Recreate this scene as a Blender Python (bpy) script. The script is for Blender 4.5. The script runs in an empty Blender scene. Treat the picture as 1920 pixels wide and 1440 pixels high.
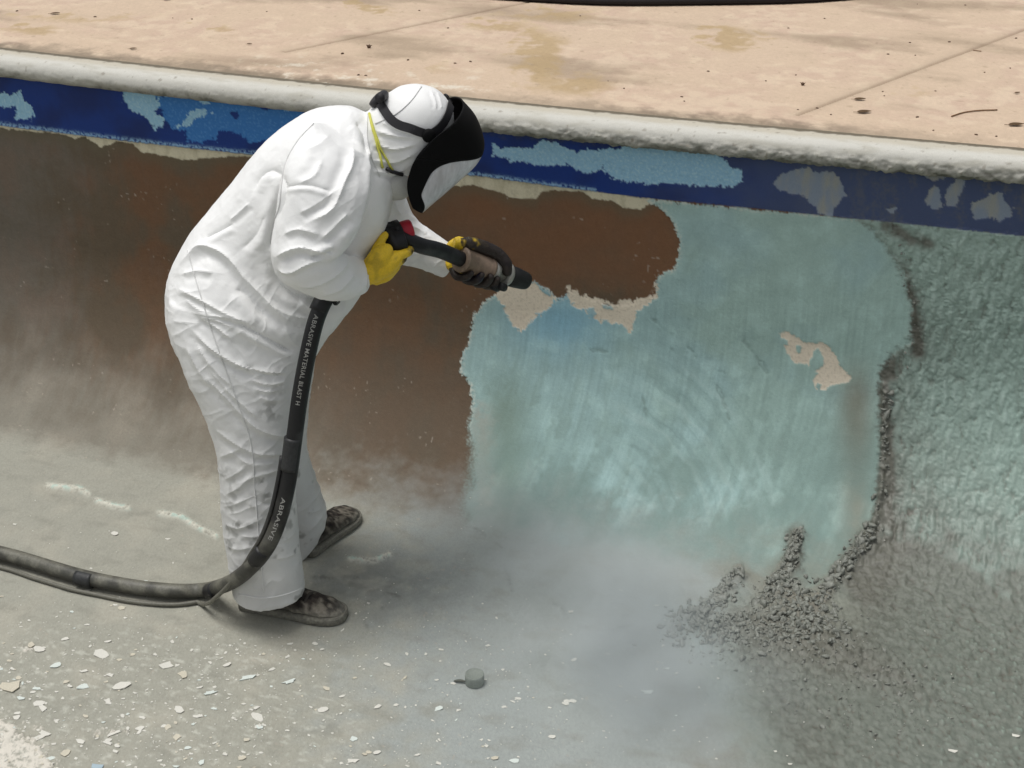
import bpy, math, random
import numpy as np
from mathutils import Vector
from mathutils.bvhtree import BVHTree

random.seed(7)
rng = np.random.default_rng(11)
S = bpy.context.scene
COL = S.collection

# ------------------------------------------------------------------ camera, sky, sun, exposure
FPX = 2800.0                                   # focal length in photo pixels (photo is 1920 wide)
PITCH, YAW, DIST, CAMZ = math.radians(27.82), math.radians(18.27), 4.222, 2.6
WALL_TOP, BAND_H = 1.157, 0.178
cam = bpy.data.cameras.new('camera')
cam.sensor_width = 36.0
cam.lens = 36.0 * FPX / 1920.0
cam.clip_end = 500
cam_o = bpy.data.objects.new('camera', cam)
COL.objects.link(cam_o)
cam_o.location = (0, -DIST, CAMZ)
cam_o.rotation_euler = (math.pi / 2 - PITCH, 0, YAW)
S.camera = cam_o

SUN_EL, SUN_AZ = math.radians(76), math.radians(-112)      # azimuth from +Y (behind the wall), negative = left
world = bpy.data.worlds.new('World')
S.world = world
world.use_nodes = True
wn = world.node_tree
for n in list(wn.nodes):
    wn.nodes.remove(n)
sky = wn.nodes.new('ShaderNodeTexSky')
sky.sky_type = 'NISHITA'
sky.sun_disc = False
sky.sun_elevation = SUN_EL
sky.sun_rotation = SUN_AZ
sky.air_density = 1.0
sky.dust_density = 4.0
sky.ozone_density = 1.0
hs = wn.nodes.new('ShaderNodeHueSaturation')             # overcast: the blue is washed out by cloud
hs.inputs['Saturation'].default_value = 0.22
bg = wn.nodes.new('ShaderNodeBackground')
bg.inputs['Strength'].default_value = 0.105
wo = wn.nodes.new('ShaderNodeOutputWorld')
wn.links.new(sky.outputs[0], hs.inputs['Color'])
wn.links.new(hs.outputs[0], bg.inputs[0])
wn.links.new(bg.outputs[0], wo.inputs[0])

sun = bpy.data.lights.new('sun', 'SUN')
sun.energy = 1.5
sun.angle = math.radians(22)
sun.color = (1.0, 0.985, 0.96)
sun_o = bpy.data.objects.new('sun', sun)
COL.objects.link(sun_o)
sd = Vector((math.sin(SUN_AZ) * math.cos(SUN_EL), math.cos(SUN_AZ) * math.cos(SUN_EL), math.sin(SUN_EL)))
sun_o.rotation_euler = sd.to_track_quat('Z', 'Y').to_euler()

S.view_settings.view_transform = 'Standard'
S.view_settings.look = 'None'
S.view_settings.exposure = 0.2
S.view_settings.gamma = 1.0
S.view_settings.use_curve_mapping = False
S.render.engine = 'CYCLES'
S.cycles.use_denoising = True
S.cycles.max_bounces = 6
S.cycles.diffuse_bounces = 3
S.cycles.transparent_max_bounces = 8
S.cycles.volume_bounces = 1

# ------------------------------------------------------------------ camera geometry helpers (points are looked up in the photo, placed in the world)
CAM = np.array([0, -DIST, CAMZ])
cF = np.array([-math.sin(YAW) * math.cos(PITCH), math.cos(YAW) * math.cos(PITCH), -math.sin(PITCH)])
cR = np.array([math.cos(YAW), math.sin(YAW), 0.0])
cU = np.cross(cR, cF)

def proj(P):
    v = np.asarray(P, float) - CAM
    d = v @ cF
    return np.stack([960 + FPX * (v @ cR) / d, 720 - FPX * (v @ cU) / d], -1)

def ray(x, y):
    v = cF + cR * ((x - 960) / FPX) + cU * ((720 - y) / FPX)
    return v / np.linalg.norm(v)

def hit(x, y, n, o):
    v = ray(x, y)
    return CAM + v * (((np.asarray(o) - CAM) @ np.asarray(n)) / (v @ np.asarray(n)))

def on_floor(x, y, z=0.0):
    return hit(x, y, (0, 0, 1), (0, 0, z))

# ------------------------------------------------------------------ noise
def _hash(x, y, z, seed):
    h = (x.astype(np.int64) * 374761393 + y.astype(np.int64) * 668265263 + z.astype(np.int64) * 2147483647 + seed * 974634777) & 0xFFFFFFFF
    h = ((h ^ (h >> 13)) * 1274126177) & 0xFFFFFFFF
    h = ((h ^ (h >> 16)) * 2246822519) & 0xFFFFFFFF
    return (h ^ (h >> 15)) & 0xFFFFFFFF

def perlin(x, y, seed=0):
    xi, yi = np.floor(x), np.floor(y)
    fx, fy = x - xi, y - yi
    u, v = fx * fx * fx * (fx * (fx * 6 - 15) + 10), fy * fy * fy * (fy * (fy * 6 - 15) + 10)
    zz = np.zeros_like(xi)
    def g(ix, iy, dx, dy):
        a = _hash(ix, iy, zz, seed) * (2 * math.pi / 4294967296.0)
        return np.cos(a) * dx + np.sin(a) * dy
    a = g(xi, yi, fx, fy); b = g(xi + 1, yi, fx - 1, fy)
    c = g(xi, yi + 1, fx, fy - 1); d = g(xi + 1, yi + 1, fx - 1, fy - 1)
    return 1.5 * ((a + (b - a) * u) * (1 - v) + (c + (d - c) * u) * v)

def fbm(x, y, seed=0, oct=4, gain=0.5):
    r, a, f, t = 0, 1.0, 1.0, 0
    for i in range(oct):
        r = r + a * perlin(x * f, y * f, seed + i * 17); t += a
        a *= gain; f *= 2.03
    return r / t

def worley(x, y, seed=0):
    """rounded bumps of random height, 0 in the gaps .. 1 on top"""
    xi, yi = np.floor(x), np.floor(y); best = np.zeros(len(x)); zz = np.zeros_like(xi)
    for dx in (-1, 0, 1):
        for dy in (-1, 0, 1):
            a = _hash(xi + dx, yi + dy, zz, seed) / 4294967296.0; b = _hash(xi + dx, yi + dy, zz + 3, seed) / 4294967296.0; c = _hash(xi + dx, yi + dy, zz + 7, seed) / 4294967296.0
            d2 = (xi + dx + a - x) ** 2 + (yi + dy + b - y) ** 2
            best = np.maximum(best, (.35 + .65 * c) * np.clip(1 - d2 / .72, 0, 1))
    return best

def vnoise3(p, seed=0):
    pi = np.floor(p); f = p - pi
    w = f * f * (3 - 2 * f)
    r = 0
    for dx in (0, 1):
        for dy in (0, 1):
            for dz in (0, 1):
                h = _hash(pi[:, 0] + dx, pi[:, 1] + dy, pi[:, 2] + dz, seed) / 4294967296.0
                r = r + h * (w[:, 0] if dx else 1 - w[:, 0]) * (w[:, 1] if dy else 1 - w[:, 1]) * (w[:, 2] if dz else 1 - w[:, 2])
    return r * 2 - 1

def fbm3(p, seed=0, oct=3):
    r, a, t = 0, 1.0, 0
    for i in range(oct):
        r = r + a * vnoise3(p * 2.03 ** i + i * 3.7, seed + i); t += a; a *= .5
    return r / t

def sm(a, b, x):
    t = np.clip((x - a) / (b - a), 0, 1)
    return t * t * (3 - 2 * t)

def lin(r, g, b):                                        # sRGB bytes -> linear
    c = np.array([r, g, b]) / 255.0
    return np.where(c <= 0.04045, c / 12.92, ((c + 0.055) / 1.055) ** 2.4)

def mix(c, col, f):
    return c * (1 - f[:, None]) + np.asarray(col) * f[:, None]

# ------------------------------------------------------------------ signed distances of regions traced in the photo
RX0, RY0, RST = -400, -300, 4
RW, RH = 680, 520
_gx, _gy = np.meshgrid(RX0 + RST * np.arange(RW), RY0 + RST * np.arange(RH))

def seg_dist(px, py, a, b):
    dx, dy = b[0] - a[0], b[1] - a[1]
    t = np.clip(((px - a[0]) * dx + (py - a[1]) * dy) / (dx * dx + dy * dy + 1e-9), 0, 1)
    return np.hypot(px - a[0] - t * dx, py - a[1] - t * dy)

def sdf_poly(poly, clip=90, closed=True):
    """raster of signed pixel distance, + inside (closed) or minus distance to the line (open)"""
    P = np.array(poly, float)
    out = np.full((RH, RW), -float(clip))
    x0, y0 = P.min(0) - clip; x1, y1 = P.max(0) + clip
    i0, i1 = max(0, int((x0 - RX0) / RST)), min(RW, int((x1 - RX0) / RST) + 2)
    j0, j1 = max(0, int((y0 - RY0) / RST)), min(RH, int((y1 - RY0) / RST) + 2)
    if i1 <= i0 or j1 <= j0:
        return out
    X, Y = _gx[j0:j1, i0:i1], _gy[j0:j1, i0:i1]
    d = np.full(X.shape, 1e9); ins = np.zeros(X.shape, bool)
    n = len(P)
    for k in range(n if closed else n - 1):
        a, b = P[k], P[(k + 1) % n]
        d = np.minimum(d, seg_dist(X, Y, a, b))
        if closed:
            c = ((a[1] > Y) != (b[1] > Y)) & (X < (b[0] - a[0]) * (Y - a[1]) / (b[1] - a[1] + 1e-12) + a[0])
            ins ^= c
    out[j0:j1, i0:i1] = np.where(ins, np.minimum(d, clip), -np.minimum(d, clip))
    return out

def union(polys, clip=90):
    r = None
    for p in polys:
        s = sdf_poly(p, clip); r = s if r is None else np.maximum(r, s)
    return r

def lines(polys, clip=90):
    r = None
    for p in polys:
        s = sdf_poly(p, clip, False); r = s if r is None else np.maximum(r, s)
    return -r

def samp(ras, px):
    u = np.clip((px[:, 0] - RX0) / RST, 0, RW - 1.001); v = np.clip((px[:, 1] - RY0) / RST, 0, RH - 1.001)
    i, j = u.astype(int), v.astype(int); fu, fv = u - i, v - j
    return (ras[j, i] * (1 - fu) + ras[j, i + 1] * fu) * (1 - fv) + (ras[j + 1, i] * (1 - fu) + ras[j + 1, i + 1] * fu) * fv

# ------------------------------------------------------------------ mesh helpers
def new_mesh(name, V, F, smooth=True):
    V = np.asarray(V, np.float32); me = bpy.data.meshes.new(name)
    if isinstance(F, np.ndarray) and F.ndim == 2:
        k = F.shape[1]; nf = len(F)
        me.vertices.add(len(V)); me.vertices.foreach_set('co', V.ravel())
        me.loops.add(nf * k); me.loops.foreach_set('vertex_index', F.astype(np.int32).ravel())
        me.polygons.add(nf); me.polygons.foreach_set('loop_start', (np.arange(nf) * k).astype(np.int32))
        me.update(calc_edges=True); me.validate()
    else:
        me.from_pydata([tuple(map(float, v)) for v in V], [], [tuple(map(int, f)) for f in F]); me.update()
    if smooth:
        me.polygons.foreach_set('use_smooth', np.ones(len(me.polygons), bool))
    return me

def link(name, me, mat=None, parent=None, **props):
    o = bpy.data.objects.new(name, me); COL.objects.link(o)
    if mat is not None:
        for m in (mat if isinstance(mat, (list, tuple)) else [mat]):
            me.materials.append(m)
    if parent is not None:
        o.parent = parent
        o.matrix_parent_inverse = parent.matrix_world.inverted()
    for k, v in props.items():
        o[k] = v
    return o

def empty(name, loc, **props):
    o = bpy.data.objects.new(name, None); COL.objects.link(o)
    o.location = tuple(map(float, loc))
    o.empty_display_size = .05
    for k, v in props.items():
        o[k] = v
    bpy.context.view_layer.update()
    return o

def set_col(me, col, name='albedo'):
    a = me.attributes.new(name, 'FLOAT_COLOR', 'POINT')
    c = np.ones((len(me.vertices), 4), np.float32); c[:, :3] = np.clip(col, 0.002, 0.9)
    a.data.foreach_set('color', c.ravel())

def set_f(me, val, name):
    a = me.attributes.new(name, 'FLOAT', 'POINT'); a.data.foreach_set('value', np.asarray(val, np.float32))

def grid_faces(nr, nc):
    r, c = np.meshgrid(np.arange(nr - 1), np.arange(nc - 1), indexing='ij')
    a = (r * nc + c).ravel()
    return np.stack([a, a + nc, a + nc + 1, a + 1], -1)

def catmull(P, n):
    P = np.asarray(P, float); Q = np.vstack([2 * P[0] - P[1], P, 2 * P[-1] - P[-2]])
    out = []
    for i in range(1, len(Q) - 2):
        for k in range(n):
            t = k / n
            out.append(.5 * ((2 * Q[i]) + (-Q[i - 1] + Q[i + 1]) * t + (2 * Q[i - 1] - 5 * Q[i] + 4 * Q[i + 1] - Q[i + 2]) * t * t
                             + (-Q[i - 1] + 3 * Q[i] - 3 * Q[i + 1] + Q[i + 2]) * t ** 3))
    out.append(P[-1])
    return np.array(out)

def rings_mesh(rings, cap=True):
    n = len(rings[0]); V = np.vstack(rings); F = []
    for i in range(len(rings) - 1):
        for k in range(n):
            a, b = i * n + k, i * n + (k + 1) % n
            F.append((a, b, b + n, a + n))
    if cap:
        F.append(tuple(range(n))[::-1]); F.append(tuple((len(rings) - 1) * n + k for k in range(n)))
    return V, F

def frames(path):
    P = np.asarray(path, float); T = np.gradient(P, axis=0); T /= np.linalg.norm(T, axis=1)[:, None] + 1e-12
    n = np.cross(T[0], [0.13, 0.21, 0.97]); n /= np.linalg.norm(n); N = [n]
    for i in range(1, len(P)):
        v = N[-1] - T[i] * (N[-1] @ T[i]); N.append(v / np.linalg.norm(v))
    N = np.array(N)
    return T, N, np.cross(T, N)

def tube(path, rad, n=16, cap=True):
    T, N, B = frames(path); rad = np.broadcast_to(np.asarray(rad, float), (len(path),))
    a = np.linspace(0, 2 * math.pi, n, endpoint=False)
    return rings_mesh([path[i] + rad[i] * (np.cos(a)[:, None] * N[i] + np.sin(a)[:, None] * B[i]) for i in range(len(path))], cap)

def lathe(axis0, axis1, prof, n=20):
    """prof: list of (t along the axis 0..1, radius)"""
    a0, a1 = np.asarray(axis0, float), np.asarray(axis1, float)
    t = (a1 - a0) / np.linalg.norm(a1 - a0)
    u = np.cross(t, [0.2, 0.1, 0.97]); u /= np.linalg.norm(u); w = np.cross(t, u)
    a = np.linspace(0, 2 * math.pi, n, endpoint=False)
    return rings_mesh([a0 + (a1 - a0) * s + r * (np.cos(a)[:, None] * u + np.sin(a)[:, None] * w) for s, r in prof])

def joinm(parts):
    V, F, o = [], [], 0
    for v, f in parts:
        V.append(np.asarray(v)); F += [tuple(i + o for i in q) for q in f]; o += len(v)
    return np.vstack(V), F

def remesh(V, F, voxel, smooth_it=2):
    me = new_mesh('tmp', V, F); o = bpy.data.objects.new('tmp', me); COL.objects.link(o)
    m = o.modifiers.new('r', 'REMESH'); m.mode = 'VOXEL'; m.voxel_size = voxel; m.adaptivity = 0
    dg = bpy.context.evaluated_depsgraph_get(); dg.update()
    r = bpy.data.meshes.new_from_object(o.evaluated_get(dg), depsgraph=dg)
    bpy.data.objects.remove(o); bpy.data.meshes.remove(me)
    co = np.zeros(len(r.vertices) * 3, np.float32); r.vertices.foreach_get('co', co); co = co.reshape(-1, 3).astype(float)
    return r, laplace(r, co, smooth_it)

def edges_of(me):
    e = np.zeros(len(me.edges) * 2, np.int32); me.edges.foreach_get('vertices', e); return e.reshape(-1, 2)

def laplace(me, co, it, lam=.5):
    e = edges_of(me); n = len(co); deg = np.bincount(e.ravel(), minlength=n)[:, None]
    for _ in range(it):
        s = np.stack([np.bincount(e[:, 0], co[e[:, 1], k], n) + np.bincount(e[:, 1], co[e[:, 0], k], n) for k in range(3)], -1)
        co = co + lam * (s / np.maximum(deg, 1) - co)
    return co

def set_co(me, co):
    me.vertices.foreach_set('co', co.astype(np.float32).ravel()); me.update()

def normals(me):
    n = np.zeros(len(me.vertices) * 3, np.float32); me.vertex_normals.foreach_get('vector', n); return n.reshape(-1, 3).astype(float)

# ------------------------------------------------------------------ materials
def principled(name, color=(.5, .5, .5), rough=.6, attr=None, grain=0.0, grain_scale=300, bump=0.0, bump_scale=200, spec=.4, metallic=0.0, rough_attr=None):
    m = bpy.data.materials.new(name); m.use_nodes = True
    t = m.node_tree; b = t.nodes['Principled BSDF']
    b.inputs['Base Color'].default_value = (*map(float, color), 1); b.inputs['Roughness'].default_value = rough
    b.inputs['Specular IOR Level'].default_value = spec; b.inputs['Metallic'].default_value = metallic
    geo = t.nodes.new('ShaderNodeNewGeometry')
    src = None
    if attr:
        a = t.nodes.new('ShaderNodeAttribute'); a.attribute_name = attr; src = a.outputs['Color']
    if rough_attr:
        a = t.nodes.new('ShaderNodeAttribute'); a.attribute_name = rough_attr; t.links.new(a.outputs['Fac'], b.inputs['Roughness'])
    if grain > 0:
        nz = t.nodes.new('ShaderNodeTexNoise'); nz.inputs['Scale'].default_value = grain_scale; nz.inputs['Detail'].default_value = 4
        t.links.new(geo.outputs['Position'], nz.inputs['Vector'])
        mr = t.nodes.new('ShaderNodeMapRange'); mr.inputs[1].default_value = .25; mr.inputs[2].default_value = .75
        mr.inputs[3].default_value = 1 - grain; mr.inputs[4].default_value = 1 + grain
        t.links.new(nz.outputs['Fac'], mr.inputs[0])
        mx = t.nodes.new('ShaderNodeVectorMath'); mx.operation = 'SCALE'
        if src: t.links.new(src, mx.inputs[0])
        else: mx.inputs[0].default_value = tuple(map(float, color))
        t.links.new(mr.outputs[0], mx.inputs['Scale']); src = mx.outputs[0]
    if src: t.links.new(src, b.inputs['Base Color'])
    if bump > 0:
        nz = t.nodes.new('ShaderNodeTexNoise'); nz.inputs['Scale'].default_value = bump_scale; nz.inputs['Detail'].default_value = 5
        t.links.new(geo.outputs['Position'], nz.inputs['Vector'])
        bp = t.nodes.new('ShaderNodeBump'); bp.inputs['Strength'].default_value = bump; bp.inputs['Distance'].default_value = .002
        t.links.new(nz.outputs['Fac'], bp.inputs['Height']); t.links.new(bp.outputs[0], b.inputs['Normal'])
    return m

def crease_bump(m, scale, strength, dist):
    t = m.node_tree; b = t.nodes['Principled BSDF']; geo = t.nodes.new('ShaderNodeNewGeometry')
    mp = t.nodes.new('ShaderNodeMapping'); mp.inputs['Rotation'].default_value = (.3, .5, .45); mp.inputs['Scale'].default_value = (.62, .62, 1.35)
    nz = t.nodes.new('ShaderNodeTexNoise'); nz.noise_type = 'RIDGED_MULTIFRACTAL'; nz.inputs['Scale'].default_value = scale; nz.inputs['Detail'].default_value = 2.0; nz.inputs['Distortion'].default_value = .35
    t.links.new(geo.outputs['Position'], mp.inputs['Vector']); t.links.new(mp.outputs[0], nz.inputs['Vector'])
    bp = t.nodes.new('ShaderNodeBump'); bp.inputs['Strength'].default_value = strength; bp.inputs['Distance'].default_value = dist
    t.links.new(nz.outputs['Fac'], bp.inputs['Height'])
    old = b.inputs['Normal'].links
    if old: t.links.new(old[0].from_socket, bp.inputs['Normal'])
    t.links.new(bp.outputs[0], b.inputs['Normal'])
# ------------------------------------------------------------------ the pool shell: wall, cove and floor as one displaced surface
def wy(X):                                       # the wall bows very slightly
    t = np.clip((X + 1.55) / 1.8, -1.6, 1.6)
    return -0.045 * (1 - t * t)

def cove_r(X):
    return 0.56 + 0.16 * sm(-0.5, 0.6, X)

def stretch(a, b, n, left=(), right=()):
    return np.concatenate([np.array(left, float), np.linspace(a, b, n), np.array(right, float)])

XS = stretch(-3.42, 0.62, 1060, (-14, -10, -7, -5.5, -4.5, -4, -3.7, -3.55, -3.47), (.66, .74, .9, 1.2, 1.7, 2.5, 4, 6, 9))
nv, na = 170, 245
FT = np.concatenate([np.linspace(0, 1.62, 300)[1:], [1.66, 1.75, 1.95, 2.3, 3, 4, 5.5, 7.5, 10]])
Xg = XS[None, :]
Rg = cove_r(Xg); yb = wy(Xg)
rows_y, rows_z, rows_ny, rows_nz, rows_s = [], [], [], [], []
hv = WALL_TOP - Rg
for i in range(nv):
    q = i / nv
    rows_y.append(yb + 0 * Rg); rows_z.append(WALL_TOP - q * hv); rows_ny.append(-1 + 0 * Rg); rows_nz.append(0 * Rg); rows_s.append(q * hv)
for i in range(na + 1):
    th = math.pi / 2 * i / na
    rows_y.append(yb - Rg * (1 - math.cos(th))); rows_z.append(Rg * (1 - math.sin(th)))
    rows_ny.append(-math.cos(th) + 0 * Rg); rows_nz.append(math.sin(th) + 0 * Rg); rows_s.append(hv + Rg * th)
for t in FT:
    rows_y.append(yb - Rg - t); rows_z.append(0 * Rg); rows_ny.append(0 * Rg); rows_nz.append(1 + 0 * Rg); rows_s.append(hv + Rg * math.pi / 2 + t)
Y2, Z2, NY, NZ, S2 = (np.vstack([np.broadcast_to(r, (1, len(XS))) for r in q]) for q in (rows_y, rows_z, rows_ny, rows_nz, rows_s))
NR, NC = Y2.shape
X2 = np.broadcast_to(Xg, (NR, NC))
P0 = np.stack([X2, Y2, Z2], -1).reshape(-1, 3)
PN = np.stack([0 * X2, NY, NZ], -1).reshape(-1, 3)
px = proj(P0)
behind = ((P0 - CAM) @ cF) < 0.3
px[behind] = (900, 1900)
u, s, zz = X2.ravel().copy(), S2.ravel().copy(), P0[:, 2]
pxx, pxy = px[:, 0], px[:, 1]

# --- traced regions (photo pixels)
BAND_BOT = [(-400, 202), (0, 235), (140, 252), (270, 268), (400, 282), (560, 298), (760, 318), (900, 330), (1010, 345), (1110, 358), (1200, 370), (1300, 379), (1400, 389), (1560, 405), (1700, 419), (1920, 442), (2320, 480)]
def band_y(x):
    b = np.array(BAND_BOT, float); return np.interp(x, b[:, 0], b[:, 1])
R_paint = sdf_poly([(1200, 371), (1222, 380), (1246, 398), (1264, 420), (1274, 448), (1273, 478), (1262, 505), (1238, 514), (1228, 530), (1226, 556), (1205, 566), (1170, 572), (1140, 572),
                    (1120, 568), (1095, 556), (1068, 543), (1058, 556), (1042, 558), (1030, 545), (1010, 530), (985, 524), (962, 534), (935, 548), (916, 560), (902, 574), (886, 598), (880, 640),
                    (866, 664), (864, 700), (882, 722), (886, 760), (878, 800), (886, 850), (880, 905), (868, 950), (880, 1010), (960, 1080), (1100, 1200), (1300, 1500), (2400, 1700), (2400, 470), (1920, 440), (1560, 404)])
R_creamA = sdf_poly([(928, 548), (960, 532), (985, 522), (1004, 532), (1018, 545), (1030, 556), (1046, 558), (1030, 576), (1006, 590), (992, 606), (986, 618), (972, 621), (960, 610), (950, 586), (936, 566)])
R_creamB = union([[(1062, 540), (1068, 538), (1088, 552), (1112, 558), (1130, 562), (1150, 570), (1170, 562), (1200, 562), (1222, 556), (1230, 528), (1236, 532), (1232, 560), (1214, 570), (1197, 584), (1190, 604), (1182, 622),
                   (1172, 610), (1150, 604), (1125, 602), (1108, 590), (1082, 576), (1066, 562)]])
R_creamC = sdf_poly([(1462, 624), (1474, 620), (1490, 630), (1507, 640), (1530, 644), (1542, 640), (1556, 652), (1570, 672), (1582, 694), (1596, 706), (1592, 718), (1560, 720), (1546, 730), (1530, 731), (1524, 716),
                     (1534, 700), (1519, 690), (1514, 682), (1490, 680), (1476, 660)])
R_holeC = union([[(1493, 648), (1500, 646), (1504, 654), (1500, 664), (1494, 658)], [(1530, 654), (1536, 652), (1546, 684), (1530, 696), (1516, 698), (1518, 676)], [(1460, 632), (1474, 636), (1478, 646), (1466, 644)],
                 [(1530, 718), (1542, 720), (1538, 730), (1530, 728)], [(1098, 578), (1112, 574), (1118, 590), (1108, 596)], [(1128, 566), (1146, 572), (1150, 580), (1132, 578)]])
STRIP_LOW = [(-400, 215), (0, 240), (60, 247), (110, 249), (138, 259), (160, 256), (176, 268), (190, 276), (222, 265), (246, 269), (264, 284), (300, 291), (350, 300), (400, 295), (460, 292), (560, 312), (700, 330), (800, 352),
             (850, 349), (890, 348), (930, 358), (962, 371), (1004, 373), (1016, 359), (1060, 355), (1094, 362), (1112, 373), (1146, 376), (1168, 390), (1202, 392), (1240, 366)]
R_light = union([
    [(-60, 165), (0, 172), (20, 178), (38, 170), (46, 190), (60, 197), (66, 222), (58, 224), (28, 222), (30, 202), (0, 198), (-60, 200)],
    [(228, 166), (260, 161), (312, 169), (312, 181), (290, 178), (300, 195), (290, 206), (306, 224), (310, 240), (292, 242), (270, 218), (246, 206), (232, 190)],
    [(370, 186), (384, 184), (392, 192), (376, 194)], [(355, 208), (380, 205), (396, 212), (388, 216), (362, 222), (356, 238), (330, 236), (348, 230), (350, 218)], [(534, 196), (548, 202), (540, 210), (530, 206)],
    [(923, 268), (941, 278), (957, 277), (997, 278), (1012, 265), (1041, 264), (1062, 281), (1082, 284), (1132, 278), (1164, 280), (1175, 271), (1204, 265), (1245, 275), (1272, 270), (1321, 275), (1347, 288), (1362, 305), (1391, 322),
     (1394, 341), (1377, 349), (1347, 349), (1307, 348), (1277, 345), (1248, 342), (1216, 346), (1190, 341), (1161, 339), (1143, 331), (1129, 312), (1117, 323), (1094, 324), (1078, 316), (1062, 308), (1030, 311), (997, 306), (965, 303), (942, 294), (925, 290)]])
R_light2 = union([
    [(1450, 342), (1462, 327), (1491, 318), (1517, 313), (1535, 324), (1564, 322), (1579, 345), (1586, 365), (1566, 388), (1561, 404), (1535, 403), (1523, 382), (1500, 365), (1477, 361), (1453, 352)],
    [(1735, 380), (1742, 356), (1752, 349), (1760, 352), (1768, 390), (1750, 392)], [(1770, 372), (1776, 350), (1790, 340), (1798, 328), (1811, 346), (1800, 362), (1792, 388), (1774, 385)],
    [(1822, 392), (1824, 380), (1842, 374), (1856, 361), (1884, 361), (1880, 378), (1900, 386), (1896, 405), (1876, 414), (1856, 408), (1826, 410)], [(1726, 322), (1760, 314), (1776, 330), (1750, 342)], [(1662, 392), (1682, 388), (1676, 402)]])
R_mid = union([[(286, 177), (340, 180), (420, 188), (480, 195), (560, 206), (640, 230), (640, 250), (520, 262), (470, 268), (452, 252), (430, 246), (412, 246), (404, 262), (372, 268), (350, 262), (350, 246), (326, 240), (312, 226), (300, 205)],
               [(28, 204), (60, 200), (68, 222), (30, 222)]])
R_midhole = union([[(432, 212), (446, 209), (448, 218), (440, 224), (434, 218)], [(470, 190), (520, 192), (530, 200), (500, 206), (476, 200)]])
R_rough = sdf_poly([(1592, 400), (1620, 424), (1652, 452), (1684, 500), (1700, 550), (1706, 590), (1704, 640), (1672, 660), (1650, 690), (1644, 760), (1652, 850), (1640, 960), (1606, 1010), (1586, 1050), (1552, 1104), (1510, 1120), (1504, 1060),
                    (1502, 1000), (1480, 1000), (1474, 1050), (1440, 1096), (1418, 1110), (1390, 1078), (1374, 1080), (1350, 1110), (1330, 1140), (1290, 1150), (1250, 1165), (1300, 1260), (1380, 1400), (1500, 1700), (2400, 1700), (2400, 460), (1920, 430)], 300)
R_track = lines([[(1600, 412), (1640, 450), (1680, 500), (1712, 560), (1716, 610), (1722, 660)], [(1664, 420), (1700, 445), (1740, 455)], [(1628, 562), (1650, 600), (1664, 660), (1670, 700)], [(1650, 690), (1652, 760), (1660, 850), (1652, 960)]])
R_fringe = lines([[(1494, 1002), (1486, 1040), (1470, 1072), (1446, 1106), (1432, 1146)], [(1384, 1080), (1362, 1106), (1336, 1138), (1300, 1160), (1258, 1170)], [(1632, 1000), (1606, 1036), (1580, 1064), (1552, 1106), (1530, 1140)], [(1440, 1130), (1470, 1110), (1500, 1130), (1530, 1150)]])
R_edge = lines([[(1660, 720), (1660, 790), (1656, 860), (1650, 940), (1636, 995)]])
R_pile = sdf_poly([(1270, 1165), (1340, 1140), (1420, 1120), (1480, 1090), (1540, 1130), (1600, 1190), (1700, 1260), (1740, 1310), (1620, 1290), (1480, 1250), (1360, 1215)])
R_crack = lines([[(1225, 600), (1290, 650), (1330, 700), (1352, 740), (1372, 800)], [(1350, 696), (1378, 702)], [(1262, 624), (1256, 650), (1268, 664)], [(1205, 740), (1215, 790)], [(1395, 640), (1440, 700)], [(1100, 655), (1140, 660)]])
R_bead = lines([[(90, 910), (150, 916), (165, 926)], [(182, 938), (210, 948), (240, 952)], [(300, 962), (340, 968), (365, 985), (405, 1005)], [(655, 1048), (700, 1052), (730, 1040)]])
R_mud = lines([[(660, 1150), (690, 1128), (716, 1140)], [(1030, 1126), (1052, 1140), (1064, 1160)], [(690, 1110), (740, 1098)], [(585, 1083), (625, 1085)], [(640, 1080), (672, 1084)], [(1164, 1158), (1188, 1150)], [(1142, 1180), (1186, 1172)],
               [(1200, 1276), (1240, 1288)], [(680, 1165), (706, 1200)], [(945, 1060), (960, 1110)], [(890, 990), (940, 1028)], [(1085, 1172), (1120, 1180)], [(720, 1110), (750, 1120)]])
R_heap = union([[(-60, 1350), (10, 1340), (30, 1352), (50, 1370), (84, 1392), (110, 1425), (130, 1470), (-60, 1480)], [(60, 1362), (92, 1372), (94, 1384), (70, 1382)], [(160, 1372), (232, 1362), (236, 1368), (200, 1386)], [(44, 1205), (72, 1206), (66, 1222), (40, 1222)]])
R_dry = sdf_poly([(-400, 940), (0, 900), (200, 960), (420, 1020), (560, 1150), (760, 1300), (800, 1500), (-400, 1700)])

# --- ragged edges: noise is added to the distances, in the surface's own coordinates
r1 = fbm(u * 38, s * 38, 3, 4) ; r2 = fbm(u * 120, s * 120, 5, 3); r3 = fbm(u * 12, s * 12, 9, 3)
rag = r1 * 7 + r2 * 4
def reg(R, amt=1.0): return samp(R, px) + rag * amt
d_paint = reg(R_paint, 1.3); d_A = reg(R_creamA, 1.3); d_B = reg(R_creamB, 1.4); d_C = reg(R_creamC, .7); d_hole = reg(R_holeC, .5)
d_light = reg(R_light, 1.2); d_light2 = reg(R_light2, 1.0); d_mid = reg(R_mid, 1.4); d_midh = reg(R_midhole, .6); d_rough = samp(R_rough, px) + r1 * 14 + r2 * 10
dband = band_y(pxx) - pxy                      # + above the band's lower edge
sl = np.array(STRIP_LOW, float)
dstrip = np.interp(pxx, sl[:, 0], sl[:, 1], right=0) - pxy + rag * .6
dstrip = np.where(pxx > 1240, -50, dstrip)
on_wall = s < (WALL_TOP - cove_r(u) + .02)
m_band = sm(-1.2, 1.2, dband + r2 * 1.0) * (s < .4)
dsoft = dband + r1 * 3
m_strip = sm(-1.2, 1.2, dstrip) * (1 - m_band)
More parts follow.
